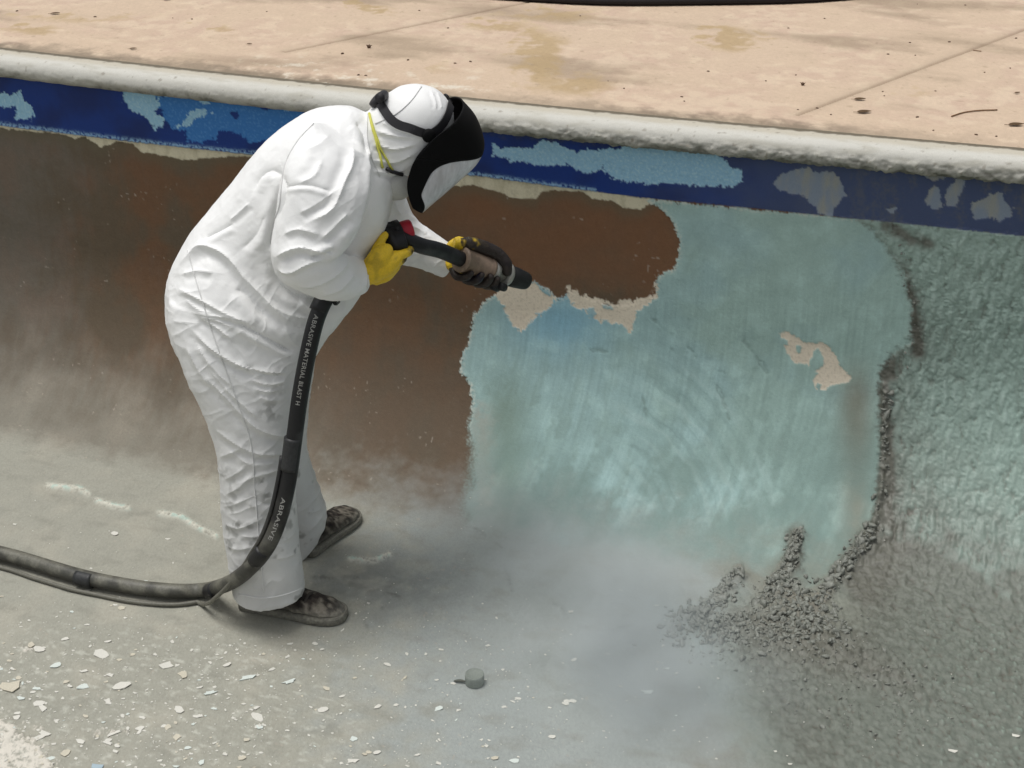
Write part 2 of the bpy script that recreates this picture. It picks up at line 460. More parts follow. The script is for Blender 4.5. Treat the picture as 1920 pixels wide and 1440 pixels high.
fl = np.clip((s - (WALL_TOP - cove_r(u)) ) / (cove_r(u) * math.pi / 2), 0, 1)      # 0 wall .. 1 floor
dust = sm(.55, .95, fl + r3 * .16 + .08 * r1)
pw_ = 1.4 + 16 * sm(740, 900, pxy)
m_paint = sm(0, 1, (d_paint + pw_ + r2 * pw_ * .5) / (2 * pw_))
m_cream = np.maximum(np.maximum(sm(-1.4, 1.4, d_A), sm(-1.4, 1.4, d_B)), sm(-1.2, 1.2, d_C) * (1 - sm(-1, 1, d_hole))) * (1 - m_band)
m_cream = m_cream * (1 - sm(-1, 1, d_hole) * .9)
lowr0 = sm(.8, 1.0, fl)
m_rough = np.clip((d_rough + 8 + lowr0 * 40) / (18 + lowr0 * 170), 0, 1)
m_rough = m_rough * m_rough * (3 - 2 * m_rough) * (1 - m_band)

# --- relief (metres)
grit = fbm(u * 300, s * 300, 21, 2)
h = 0.0005 * grit + 0.0012 * r3 + .0004 * r2
paint_h = 0.0030 * m_paint * (1 - dust * .8) * (1 - m_cream * .6)
crk = samp(R_crack, px) + r1 * 5 + r3 * 8
h = h + paint_h - .0012 * np.exp(-(crk / 2.0) ** 2) * m_paint * (1 - m_rough)
wig = fbm(u * 22 + 3, s * 22, 31, 2)
wx, wz = u + .008 * wig + .004 * r2, s + .012 * r1 + u * .12
str1 = worley(wx * 56, wz * 17, 33); str2 = worley(wx * 100 + 7, wz * 50, 37); str3 = worley(wx * 30 + 3, wz * 14, 39)
gran = worley(u * 62 + r1 * .4, s * 62 + r2 * .4, 41) * .7 + worley(u * 120, s * 120 + r1 * .3, 45) * .5 - .35
lowr = sm(.55, 1.0, fl + .1 * r3)
ridge = np.maximum(str1, str2 * .75) * 1.1 + str3 * .35 - .6 + .15 * r2
rough_h = (0.0094 * ridge + .0022 * grit) * (1 - lowr) + (0.0140 * gran) * lowr
px_far = sm(1300, 1800, pxy + (pxx - 1500) * .15)
fade_floor = 1 - .35 * sm(1250, 1420, pxy)
h = h + m_rough * (rough_h * fade_floor + .0025)
trk = samp(R_track, px)
track = np.exp(-((trk + r1 * 9) / 13.0) ** 2) * m_rough
h = h - track * .004
fr = np.maximum(np.maximum(np.exp(-((samp(R_fringe, px) + r1 * 10) / 15.0) ** 2), np.exp(-((samp(R_edge, px) + r1 * 6) / 7.0) ** 2)), sm(-30, 50, samp(R_pile, px) + r1 * 24) * .8)
lumps = .25 + 1.3 * worley(u * 46 + r1 * .5, s * 46 + r2 * .3, 43) + .6 * worley(u * 100, s * 100 + r1, 47)
h = h + fr * .013 * lumps * (1 - m_band)
mud = np.exp(-((samp(R_mud, px) + r1 * 4 + r2 * 3) / 2.4) ** 2) * sm(-.5, .5, r3 + r1 * .6)
bead = np.exp(-((samp(R_bead, px) + r1 * 4 + r2 * 4) / 5.5) ** 2) * sm(-.2, .3, r1 + r2 * .6 + .25)
heap = sm(-4, 16, samp(R_heap, px) + r1 * 34 + r2 * 26 - 8)
h = h + mud * .004 + bead * .005 + heap * (.004 + .005 * np.abs(r2))
h = h + np.where(m_band > .5, 0.0026 * sm(-1, 1, np.maximum(-np.maximum(np.maximum(d_light, d_light2), d_mid), -8)), 0)
groove = sm(.52, .62, perlin(u * 34, s * .6 + 5, 77)) * m_band * sm(1560, 1640, pxx)
h = h - groove * .0022 + .003 * np.exp(-(dband / 3.0) ** 2) * sm(-.1, .3, r2 + .2) * (pxx < 1110)
floor_r = sm(.9, 1, fl)
h = h + floor_r * (1 - m_rough) * .0016 * fbm(u * 14, s * 14, 51, 3)
P1 = P0 + PN * h[:, None]
P1[:, 2] = np.maximum(P1[:, 2], -.02)

def on_center(x, y):
    k = int(np.argmin((pxx - x) ** 2 + (pxy - y) ** 2)); return u[k], s[k]
# --- what each spot is made of (albedo): concrete, plaster, paint, grey blasting slurry, dust
K = 1.0
g1 = fbm(u * 5, s * 5, 61, 4); g2 = fbm(u * 30, s * 9, 63, 4)
sv = fbm(u * 22 + r1 * .35 + (s - .5) ** 2 * 3, s * 2.6 + r3, 65, 4)                       # runs down the wall
brown = lin(106, 82, 61) * np.ones((len(u), 3))
brown = mix(brown, lin(108, 78, 54), sm(-.1, .5, g1 + .2 * g2) * (.2 + .45 * sm(620, 420, pxy)))
brown = mix(brown, lin(92, 83, 68), sm(-.2, .5, -g1 + g2 * .3 + sm(500, 100, pxx) * .3) * .8)
brown = mix(brown, lin(106, 102, 94), sm(0, .6, sv * .25 + g1 * .4 + sm(360, -40, pxx) * .75 - .15) * .6)
brown = mix(brown, lin(92, 81, 67), sm(540, 780, pxy + r3 * 80) * .75)
brown = mix(brown, lin(122, 86, 60), sm(800, 900, pxx) * sm(580, 520, pxy + r3 * 40) * .55)
brown = brown * (1 + .10 * r2 + .08 * r1)[:, None]
brown = mix(brown, lin(98, 91, 72), sm(34, 4, -dstrip + r1 * 8) * sm(-45, -5, dstrip) * .55)
col = brown
cream_s = mix(np.ones((len(u), 3)) * lin(205, 198, 172), lin(168, 160, 132), sm(-.2, .5, g2 + r2 * .4) * .6)
col = mix(col, cream_s, m_strip)
paint = lin(154, 182, 180) * np.ones((len(u), 3))
paint = mix(paint, lin(158, 184, 176), sm(-.3, .5, g1 + sm(1150, 1500, pxx) * .8 - .3))
paint = mix(paint, lin(138, 182, 200), np.exp(-(((pxx - 1050) / 90) ** 2 + ((pxy - 600) / 60) ** 2)) * .9)
paint = mix(paint, lin(176, 204, 198), sm(.0, .6, r3 + r2 * .25) * .3)
strk = sm(-.15, .6, sv + .3 * g2) * sm(560, 800, pxy)
fine = fbm((u + (s - .5) ** 2 * .12) * 95, s * 5 + r3, 95, 3)
paint = paint * (1 + .16 * fine * sm(430, 620, pxy) + .07 * r2 + .07 * r1 + .12 * r3)[:, None]
paint = mix(paint, lin(128, 150, 142), strk * .55)
ca = on_center(1000, 1010)
rr_ = np.hypot(u - ca[0], s - ca[1]); th_ = np.arctan2(ca[1] - s, u - ca[0])
arcn = fbm(rr_ * 34 + r3 * .5, th_ * 1.3 + r3 * .3, 93, 3)
swp = sm(.30, .44, rr_) * sm(.95, .6, rr_) * sm(-.25, .15, th_) * sm(1.5, .95, th_)
paint = mix(paint, lin(108, 132, 128), sm(.0, .5, arcn) * swp * .42)
paint = mix(paint, lin(186, 208, 204), sm(.05, .5, -arcn) * swp * .35)
paint = mix(paint, lin(112, 130, 116), np.exp(-(((pxx - 950) / 46) ** 2)) * sm(650, 780, pxy + r1 * 40) * .75)
paint = mix(paint, lin(126, 122, 106), np.exp(-(((pxx - 1606) / 34) ** 2)) * sm(640, 760, pxy) * .8)
paint = mix(paint, lin(166, 158, 146), np.exp(-(((pxx - 905 + r1 * 20) / 20) ** 2)) * sm(740, 790, pxy + r1 * 40) * .6)
paint = mix(paint, lin(108, 130, 124), sm(700, 930, pxy) * sm(-.7, .2, g1 + .25 * sv) * .8)
paint = mix(paint, lin(110, 128, 120), np.exp(-(crk / 1.6) ** 2) * .4)
paint = mix(paint, lin(112, 126, 116), sm(.15, .5, fbm((u + s * .45) * 40, s * 7, 68, 3)) * sm(1180, 1300, pxx) * .10)
rim = np.exp(-((d_paint - 3) / 5.0) ** 2) * sm(-.1, .25, r2 + .6 * r1 - .05) * sm(900, 700, pxy)
paint = mix(paint, lin(206, 204, 190), rim * .8)
col = mix(col, paint, m_paint * (1 - m_band))
plaster = mix(np.ones((len(u), 3)) * lin(220, 208, 188), lin(200, 188, 168), sm(0, .5, r2))
col = mix(col, plaster, m_cream)
# blue tile band
navy = mix(np.ones((len(u), 3)) * lin(10, 50, 122), lin(12, 40, 100), sm(-.2, .4, g1))
navy = mix(navy, lin(70, 82, 112), sm(1100, 1600, pxx + r3 * 90) * .92)
navy = mix(navy, lin(92, 96, 104), sm(.0, .5, sv + r2 * .4) * sm(1420, 1720, pxx) * .8)
mid = mix(np.ones((len(u), 3)) * lin(52, 116, 182), lin(84, 142, 198), sm(0, .5, r2 + r1 * .5) * .6)
lt = mix(np.ones((len(u), 3)) * lin(146, 190, 214), lin(170, 206, 220), sm(-.1, .5, r2))
lt = mix(lt, lin(120, 164, 190), np.exp(-((fbm(u * 14, s * 24, 71, 3)) / .02) ** 2) * .45)
lt2 = mix(np.ones((len(u), 3)) * lin(132, 144, 158), lin(150, 152, 146), sm(-.2, .4, g2))
bc = mix(navy, mid, sm(-1, 1, d_mid) * (1 - sm(-1, 1, d_midh)))
bc = mix(bc, lt, sm(-1, 1, d_light)); bc = mix(bc, lt2, sm(-1, 1, d_light2))
bc = mix(bc, lin(62, 62, 58), groove * .6)
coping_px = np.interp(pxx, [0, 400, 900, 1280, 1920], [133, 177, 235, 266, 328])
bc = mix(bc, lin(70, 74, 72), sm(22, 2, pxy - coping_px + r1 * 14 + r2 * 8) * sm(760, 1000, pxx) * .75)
bc = mix(bc, lin(140, 178, 206), np.exp(-((dband - 3 + r1 * 2) / 4.0) ** 2) * sm(-.15, .2, r2 + .12) * (pxx < 1120) * .85)
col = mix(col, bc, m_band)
# rough grey-green coat with slurry lying in its pits
hn = ridge * (1 - lowr) + gran * 1.3 * lowr
rc = mix(np.ones((len(u), 3)) * lin(150, 171, 161), lin(178, 198, 189), sm(.25, .9, hn) * (1 - lowr * .8))
pit = sm(.05, -.45, hn + .35 * r3)
slurry = mix(np.ones((len(u), 3)) * lin(106, 106, 97), lin(90, 90, 81), sm(-.3, .3, r1))
low = np.clip(sm(620, 1200, pxy + (1700 - pxx) * .55 + r3 * 160) + lowr, 0, 1)
rc = mix(rc, slurry, np.clip(pit * .42 + np.exp(-np.maximum(d_rough, 0) / 60) * sm(480, 700, pxy + r3 * 90) * (.55 + .5 * r1) + low * .85 + track * .9, 0, 1))
rc = mix(rc, lin(150, 170, 156), sm(.55, 1.0, hn) * sm(1640, 1860, pxx) * .5)
col = mix(col, rc, m_rough)
col = mix(col, mix(slurry, lin(118, 118, 110), sm(.2, -.3, lumps - 1.1)), np.clip(fr * 1.3, 0, 1) * .9 * (1 - m_band))
# dust and slurry film on the cove and floor
wet = np.clip(sm(500, 900, pxx + r3 * 200) * sm(1640, 1300, pxx + r3 * 120), 0, 1)
fcol = mix(np.ones((len(u), 3)) * lin(153, 152, 140), lin(150, 155, 151), wet)
fcol = mix(fcol, lin(120, 115, 103), sm(1240, 1560, pxx + r3 * 120))
fcol = mix(fcol, lin(174, 169, 154), sm(-.1, .5, g1) * .4 * (1 - wet))
fcol = mix(fcol, lin(130, 129, 118), sm(0, .6, fbm(u * 9, s * 16, 73, 4)) * .45)
fcol = mix(fcol, lin(190, 190, 178), sm(.10, .46, fbm(u * 30, s * 52, 75, 4)) * .6 * samp(sdf_poly([(-400, 1150), (420, 1150), (700, 1300), (720, 1600), (-400, 1600)]), px).clip(0, 60) / 60)
fcol = mix(fcol, lin(116, 118, 112), np.exp(-(((pxx - 690) / 190) ** 2 + ((pxy - 1095) / 62) ** 2)) * sm(-.45, .35, r3 + r1 * .5 + .2 * r2) * .6)
scuff = sm(.62, .9, 1 - np.abs(fbm(u * 7 + s * 3, s * 5 - u * 2, 79, 4)) * 3.2)
fcol = mix(fcol, lin(112, 112, 104), scuff * .06)
fcol = fcol * (1 + .14 * r2 + .10 * grit)[:, None]
dm = np.clip(dust * (1 - m_rough) * (.55 + .45 * sm(.78, .97, fl)), 0, 1)
dm = np.maximum(dm, sm(.30, .85, fl + .22 * g1 + .1 * g2) * .5 * sm(760, 420, pxx) * (1 - m_rough) * (1 - m_paint))
col = mix(col, fcol, dm)
col = mix(col, lin(88, 86, 78), mud * .55 * (1 - m_rough))
col = mix(col, mix(np.ones((len(u), 3)) * lin(206, 204, 190), lin(182, 204, 192), sm(0, .3, r1)), bead)
col = mix(col, lin(220, 214, 202), heap * .75 * sm(-.6, .1, r2 + r1))
specks = sm(.60, .70, perlin(u * 70, s * 70, 91)) * (1 - m_rough) * (1 - m_band)
col = mix(col, lin(170, 160, 146), specks * sm(.25, .5, perlin(u * 9, s * 9, 92)) * .5 * (1 - m_paint))
rgh = .82 - .29 * m_rough * (1 - .6 * lowr) - .22 * m_band - .10 * m_paint + 0 * u
rgh = np.clip(rgh, .3, .95)

mat_shell = principled('pool_surface', attr='albedo', rough_attr='rgh', grain=.10, grain_scale=420, bump=.35, bump_scale=380, spec=.35)
band_row = int(round(nv * BAND_H / (WALL_TOP - .60)))
split_row = nv + na
def shell_part(name, r0, r1_, **kw):
    sel = slice(r0 * NC, (r1_ + 1) * NC)
    me = new_mesh(name, P1[sel], grid_faces(r1_ - r0 + 1, NC))
    set_col(me, col[sel]); set_f(me, rgh[sel], 'rgh')
    return link(name, me, mat_shell, **kw)
pool_wall = shell_part('pool_wall', band_row, split_row - 22, label='blasted pool wall, brown concrete at left and flaking pale turquoise paint at right', category='pool wall', kind='thing')
band = shell_part('painted_band', 0, band_row, parent=pool_wall, label='dark blue painted band peeling to light blue below the coping')
floor = shell_part('pool_floor', split_row - 22, NR - 1, kind='structure')

# where a photo point lies on the shell
front = (~behind) & (pxx > -60) & (pxx < 1980) & (pxy > 0) & (pxy < 1500)
idxmap = np.full((400, 520), -1, np.int64)
_fi = np.nonzero(front)[0]
idxmap[(pxy[_fi] // 4).astype(int), ((pxx[_fi] + 80) // 4).astype(int)] = _fi
def on_shell(x, y):
    i, j = int(y // 4), int((x + 80) // 4)
    for d in range(0, 6):
        blk = idxmap[max(0, i - d):i + d + 1, max(0, j - d):j + d + 1]
        k = blk[blk >= 0]
        if len(k):
            q = k[np.argmin((pxx[k] - x) ** 2 + (pxy[k] - y) ** 2)]
            return P1[q], PN[q], q
    return None

# ------------------------------------------------------------------ coping: a rounded white lip along the wall, part of it
cop = [(-0.005, -0.012), (-.030, -.004), (-.040, .004), (-.046, .014), (-.048, .026), (-.046, .038), (-.041, .049), (-.033, .058), (-.022, .064), (-.010, .067), (.005, .0685), (.02, .069), (.035, .0692), (.05, .0692), (.06, .069), (.066, .064), (.068, .050)]
cp = catmull(cop, 4); tang = np.gradient(cp, axis=0); cn = np.stack([-tang[:, 1], tang[:, 0]], -1); cn /= np.linalg.norm(cn, axis=1)[:, None]
cs = np.concatenate([[0], np.cumsum(np.hypot(*np.diff(cp, axis=0).T))])
CX = np.concatenate([XS[:9], np.linspace(-3.42, .62, 900), XS[-9:]])
U, Sc = np.meshgrid(CX, cs); U, Sc = U.ravel(), Sc.ravel()
base = np.repeat(cp, len(CX), 0); nn = np.repeat(cn, len(CX), 0)
side = sm(.09, .05, Sc)                                     # 1 on the nose
lump = fbm(U * 26, Sc * 40, 101, 4); lump2 = fbm(U * 90, Sc * 90, 103, 3)
right = sm(-2.0, -.9, U)
hh = .0007 * lump2 + side * (.0030 + .0085 * right) * lump + side * right * .0026 * lump2
sgn = 1.0
cv = np.stack([U, wy(U) + base[:, 0] + sgn * nn[:, 0] * hh, WALL_TOP + base[:, 1] + sgn * nn[:, 1] * hh], -1)
wht = lin(198, 196, 187) * np.ones((len(U), 3))
wht = mix(wht, lin(172, 168, 154), sm(0, .5, fbm(U * 8, Sc * 30, 105, 3)) * .5)
grime_shade = sm(.080, .022, Sc + .022 * lump + .014 * lump2) * (.35 + .65 * sm(-.35, .35, fbm(U * 6, Sc * 3, 107, 3) + right * .35))  # grime plus the underside's shade, put into the colour, darker downwards
wht = mix(wht, lin(88, 87, 74), grime_shade * .9)
wht = mix(wht, lin(150, 148, 132), sm(.05, .5, lump + .5 * lump2) * side * .5)
wht = mix(wht, lin(120, 116, 100), sm(.28, .55, lump2 + lump * .5) * side * (.25 + .5 * right))
wht = mix(wht, lin(186, 178, 160), sm(.11, .15, Sc + .01 * lump) * .8)
wht = mix(wht, lin(128, 118, 102), sm(.62, .72, perlin(U * 60, Sc * 60, 109)) * .5)
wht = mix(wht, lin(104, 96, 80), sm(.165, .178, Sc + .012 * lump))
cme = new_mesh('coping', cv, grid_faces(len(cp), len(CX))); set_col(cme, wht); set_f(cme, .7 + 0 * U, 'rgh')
coping = link('coping', cme, mat_shell, pool_wall, label='rounded white painted coping edge, grimy and shade-tinted below')

# ------------------------------------------------------------------ deck
DZ = WALL_TOP + .066
J = [[(1520, 206), (1700, 132), (1920, 56)], [(560, 92), (780, 44), (1000, 2)]]
DXs = np.concatenate([[-40, -25, -15, -10, -7, -5.5], np.linspace(-4.6, .9, 900), [1.2, 2, 3.5, 6, 10, 18, 40]])
DYs = np.concatenate([np.linspace(0, 2.15, 240), [2.3, 2.6, 3.2, 4.2, 6, 9, 14, 25, 60]])
DX, DY = np.meshgrid(DXs, DYs); DX, DY = DX.ravel(), DY.ravel()
dp = np.stack([DX, DY + .0645 + wy(DX), DZ + 0 * DX], -1); dpx = proj(dp)
jd = np.full(len(DX), 9.0)
for a, b, c in J:
    q0, q1 = on_floor(*a, DZ), on_floor(*c, DZ)
    jd = np.minimum(jd, seg_dist(DX, dp[:, 1], q0 - (q1 - q0) * .05, q1 + (q1 - q0) * 3))
f1 = fbm(DX * 3, dp[:, 1] * 3, 201, 4); f2 = fbm(DX * 14, dp[:, 1] * 14, 203, 4); f3 = fbm(DX * 70, dp[:, 1] * 70, 205, 3)
dh = .0012 * f3 + .0015 * f2 * 0 - .006 * np.exp(-(jd / .005) ** 2) - .002 * sm(.03, .0, DY + .02 * f2)
dp[:, 2] += dh
dc = lin(197, 175, 151) * np.ones((len(DX), 3))
dc = mix(dc, lin(194, 169, 148), sm(-.2, .4, f1)); dc = mix(dc, lin(208, 190, 164), sm(0, .5, f2 + f1) * .5)
dc = mix(dc, lin(150, 132, 110), sm(.08, .5, fbm(DX * 1.3 + f2 * .1, dp[:, 1] * 3.2, 207, 5)) * .7)
stain = np.zeros(len(DX))
for cx, cy, sx, sy, a in ((1010, 110, 46, 60, .7), (1080, 160, 90, 20, .55), (1360, 72, 40, 22, .8), (1430, 70, 30, 8, .4), (940, 50, 70, 12, .5), (690, 14, 30, 10, .6), (820, 130, 60, 14, .3), (160, 35, 180, 10, .35), (60, 55, 60, 10, .5), (420, 56, 30, 8, .45), (1050, 30, 120, 16, .4), (1720, 175, 50, 16, .3)):
    stain = np.maximum(stain, a * np.exp(-((dpx[:, 0] - cx + 60 * f2 + 40 * f1) / sx) ** 2 - ((dpx[:, 1] - cy + 18 * f2 + 8 * f1) / sy) ** 2))
dc = mix(dc, lin(168, 144, 104), sm(.12, .5, stain + .22 * f2 * (stain > .05)) * .75)
edge = np.interp(dpx[:, 0], [0, 300, 640, 900, 1280, 1530, 1920], [1, .9, 1, .5, .9, .8, .2])
dc = mix(dc, lin(120, 108, 90), sm(.11, .012, DY + .07 * f2 + .02 * f3 + .04 * f1) * np.clip(edge + .5 * f1, .15, 1) * .85)
pale = sm(.15, .5, f2 + .4 * f3) * sm(.35, .1, DY) * sm(400, 560, dpx[:, 0]) * sm(980, 860, dpx[:, 0])
dc = mix(dc, lin(208, 200, 184), pale * .8)
dc = dc * (1 + .10 * f3 + .06 * f2)[:, None]
dc = mix(dc, lin(116, 98, 78), np.exp(-(jd / .006) ** 2) * .5 + np.exp(-(jd / .03) ** 2) * .15)
dc = mix(dc, lin(118, 96, 72), sm(.66, .74, perlin(DX * 38, dp[:, 1] * 38, 211)) * .25)
dme = new_mesh('pool_deck', dp, grid_faces(len(DYs), len(DXs))[:, ::-1]); set_col(dme, dc); set_f(dme, .75 + 0 * DX, 'rgh')
link('pool_deck', dme, mat_shell, kind='structure')
# ------------------------------------------------------------------ the worker
PHI = math.radians(25)
PF = np.array([math.cos(PHI), math.sin(PHI), 0.0])         # the way he faces
PL = np.array([math.sin(PHI), -math.cos(PHI), 0.0])        # his right-hand side, towards us
SP = np.array([-1.73, -.9, 0.0])
def W(x, y, off=0.0):
    return hit(x, y, PL, SP + PL * off)

def body_loft(secs, sub=4, n=40, power=2.0):
    """secs: (back x, back y, front x, front y, side offset, half depth) in photo pixels / metres"""
    q = catmull(np.array(secs, float), sub); rings = []
    a = np.linspace(0, 2 * math.pi, n, endpoint=False)
    ca, sa = np.cos(a), np.sin(a)
    ca = np.sign(ca) * np.abs(ca) ** (2 / power); sa = np.sign(sa) * np.abs(sa) ** (2 / power)
    for ax, ay, bx, by, off, b in q:
        A, B = W(ax, ay, off), W(bx, by, off); c = (A + B) / 2; h = (B - A) / 2
        e = np.array([bx - ax, by - ay]) / 2; L = np.linalg.norm(e)
        sh = proj(c + PL * b) - proj(c)
        k = math.sqrt(max(1 - ((sh @ e) / L / L) ** 2, .35))
        rings.append(c + ca[:, None] * h * k + sa[:, None] * PL * b)
    return rings_mesh(rings)

torso = [(690, 214, 742, 330, 0, .085), (652, 200, 738, 366, 0, .13), (592, 206, 728, 410, 0, .165), (535, 234, 718, 440, 0, .165), (480, 282, 705, 474, 0, .162), (420, 360, 690, 522, 0, .168), (362, 432, 668, 560, 0, .168),
         (322, 500, 642, 592, 0, .205), (310, 556, 618, 618, 0, .21), (316, 612, 598, 650, 0, .20), (330, 650, 585, 668, 0, .17)]
near_leg = [(316, 560, 610, 600, .09, .10), (318, 612, 600, 640, .10, .115), (336, 668, 582, 688, .11, .12), (362, 732, 568, 744, .12, .118), (391, 797, 558, 800, .13, .112), (407, 862, 553, 860, .14, .108), (414, 930, 556, 925, .15, .106),
            (419, 990, 560, 990, .16, .106), (428, 1050, 566, 1048, .17, .108), (436, 1112, 575, 1100, .18, .110)]
far_leg = [(350, 575, 600, 610, -.09, .10), (390, 660, 588, 680, -.11, .115), (425, 740, 580, 745, -.13, .115), (450, 830, 574, 826, -.14, .108), (472, 895, 588, 886, -.15, .105), (488, 950, 604, 930, -.16, .104), (502, 1000, 615, 962, -.17, .104), (524, 1046, 607, 996, -.175, .104)]
near_arm = [(585, 232, 700, 285, .125, .065), (556, 262, 697, 320, .17, .082), (532, 318, 692, 362, .22, .083), (517, 400, 672, 432, .262, .076), (508, 468, 644, 466, .285, .070), (518, 518, 632, 474, .285, .068), (560, 544, 644, 478, .268, .066), (612, 560, 655, 480, .235, .066), (655, 559, 664, 480, .195, .064), (684, 549, 676, 484, .15, .058), (694, 532, 684, 490, .145, .045)]
far_arm = [(660, 300, 738, 292, -.14, .07), (672, 372, 752, 350, -.19, .08), (690, 440, 772, 396, -.225, .078), (722, 482, 790, 416, -.235, .072), (762, 496, 806, 428, -.225, .064), (800, 508, 832, 447, -.21, .056), (828, 519, 856, 464, -.20, .05)]
hood = [(680, 226, 738, 345, 0, .085), (688, 208, 772, 338, 0, .088), (698, 200, 792, 326, 0, .094), (712, 185, 815, 305, 0, .098), (730, 172, 836, 275, 0, .098), (750, 163, 850, 244, 0, .090), (776, 160, 852, 214, 0, .072), (800, 163, 846, 198, 0, .048), (818, 168, 838, 186, 0, .022)]
V, F = joinm([body_loft(q, power=p) for q, p in ((torso, 2.25), (near_leg, 2.1), (far_leg, 2.1), (near_arm, 2.1), (far_arm, 2.1), (hood, 2.1))])
cme, co = remesh(V, F, .0042, 8)
set_co(cme, co)

# folds of the paper-like suit: traced lines (ridge +, valley -) and fine crumpling
def fold_field(P, N, folds):
    q = proj(P); toc = CAM - P; toc /= np.linalg.norm(toc, axis=1)[:, None]
    fac = sm(.05, .45, (N * toc).sum(1)); d = np.zeros(len(P))
    for pts, w, hgt in folds:
        pts = catmull(np.array(pts, float), 4)
        x0, y0 = pts.min(0) - 5 * w; x1, y1 = pts.max(0) + 5 * w
        k = np.nonzero((q[:, 0] > x0) & (q[:, 0] < x1) & (q[:, 1] > y0) & (q[:, 1] < y1) & (fac > 0))[0]
        if not len(k): continue
        best = np.full(len(k), 1e9); sd_ = np.zeros(len(k)); tt = np.zeros(len(k)); n = len(pts) - 1
        for i in range(n):
            a, b = pts[i], pts[i + 1]; dx, dy = b - a; L2 = dx * dx + dy * dy + 1e-9
            t = np.clip(((q[k, 0] - a[0]) * dx + (q[k, 1] - a[1]) * dy) / L2, 0, 1)
            ex, ey = q[k, 0] - a[0] - t * dx, q[k, 1] - a[1] - t * dy; dd = np.hypot(ex, ey); m = dd < best
            best[m] = dd[m]; sd_[m] = (np.sign(dx * ey - dy * ex) * dd)[m]; tt[m] = (i + t[m]) / n
        tap = np.clip(np.sin(math.pi * np.clip(tt, .02, .98)) * 2.2, 0, 1)
        prof = np.exp(-np.abs(sd_) / (.62 * w)) - .6 * np.exp(-((sd_ - 1.5 * w) / (1.1 * w)) ** 2)
        d[k] += hgt * tap * prof * fac[k]
    return d

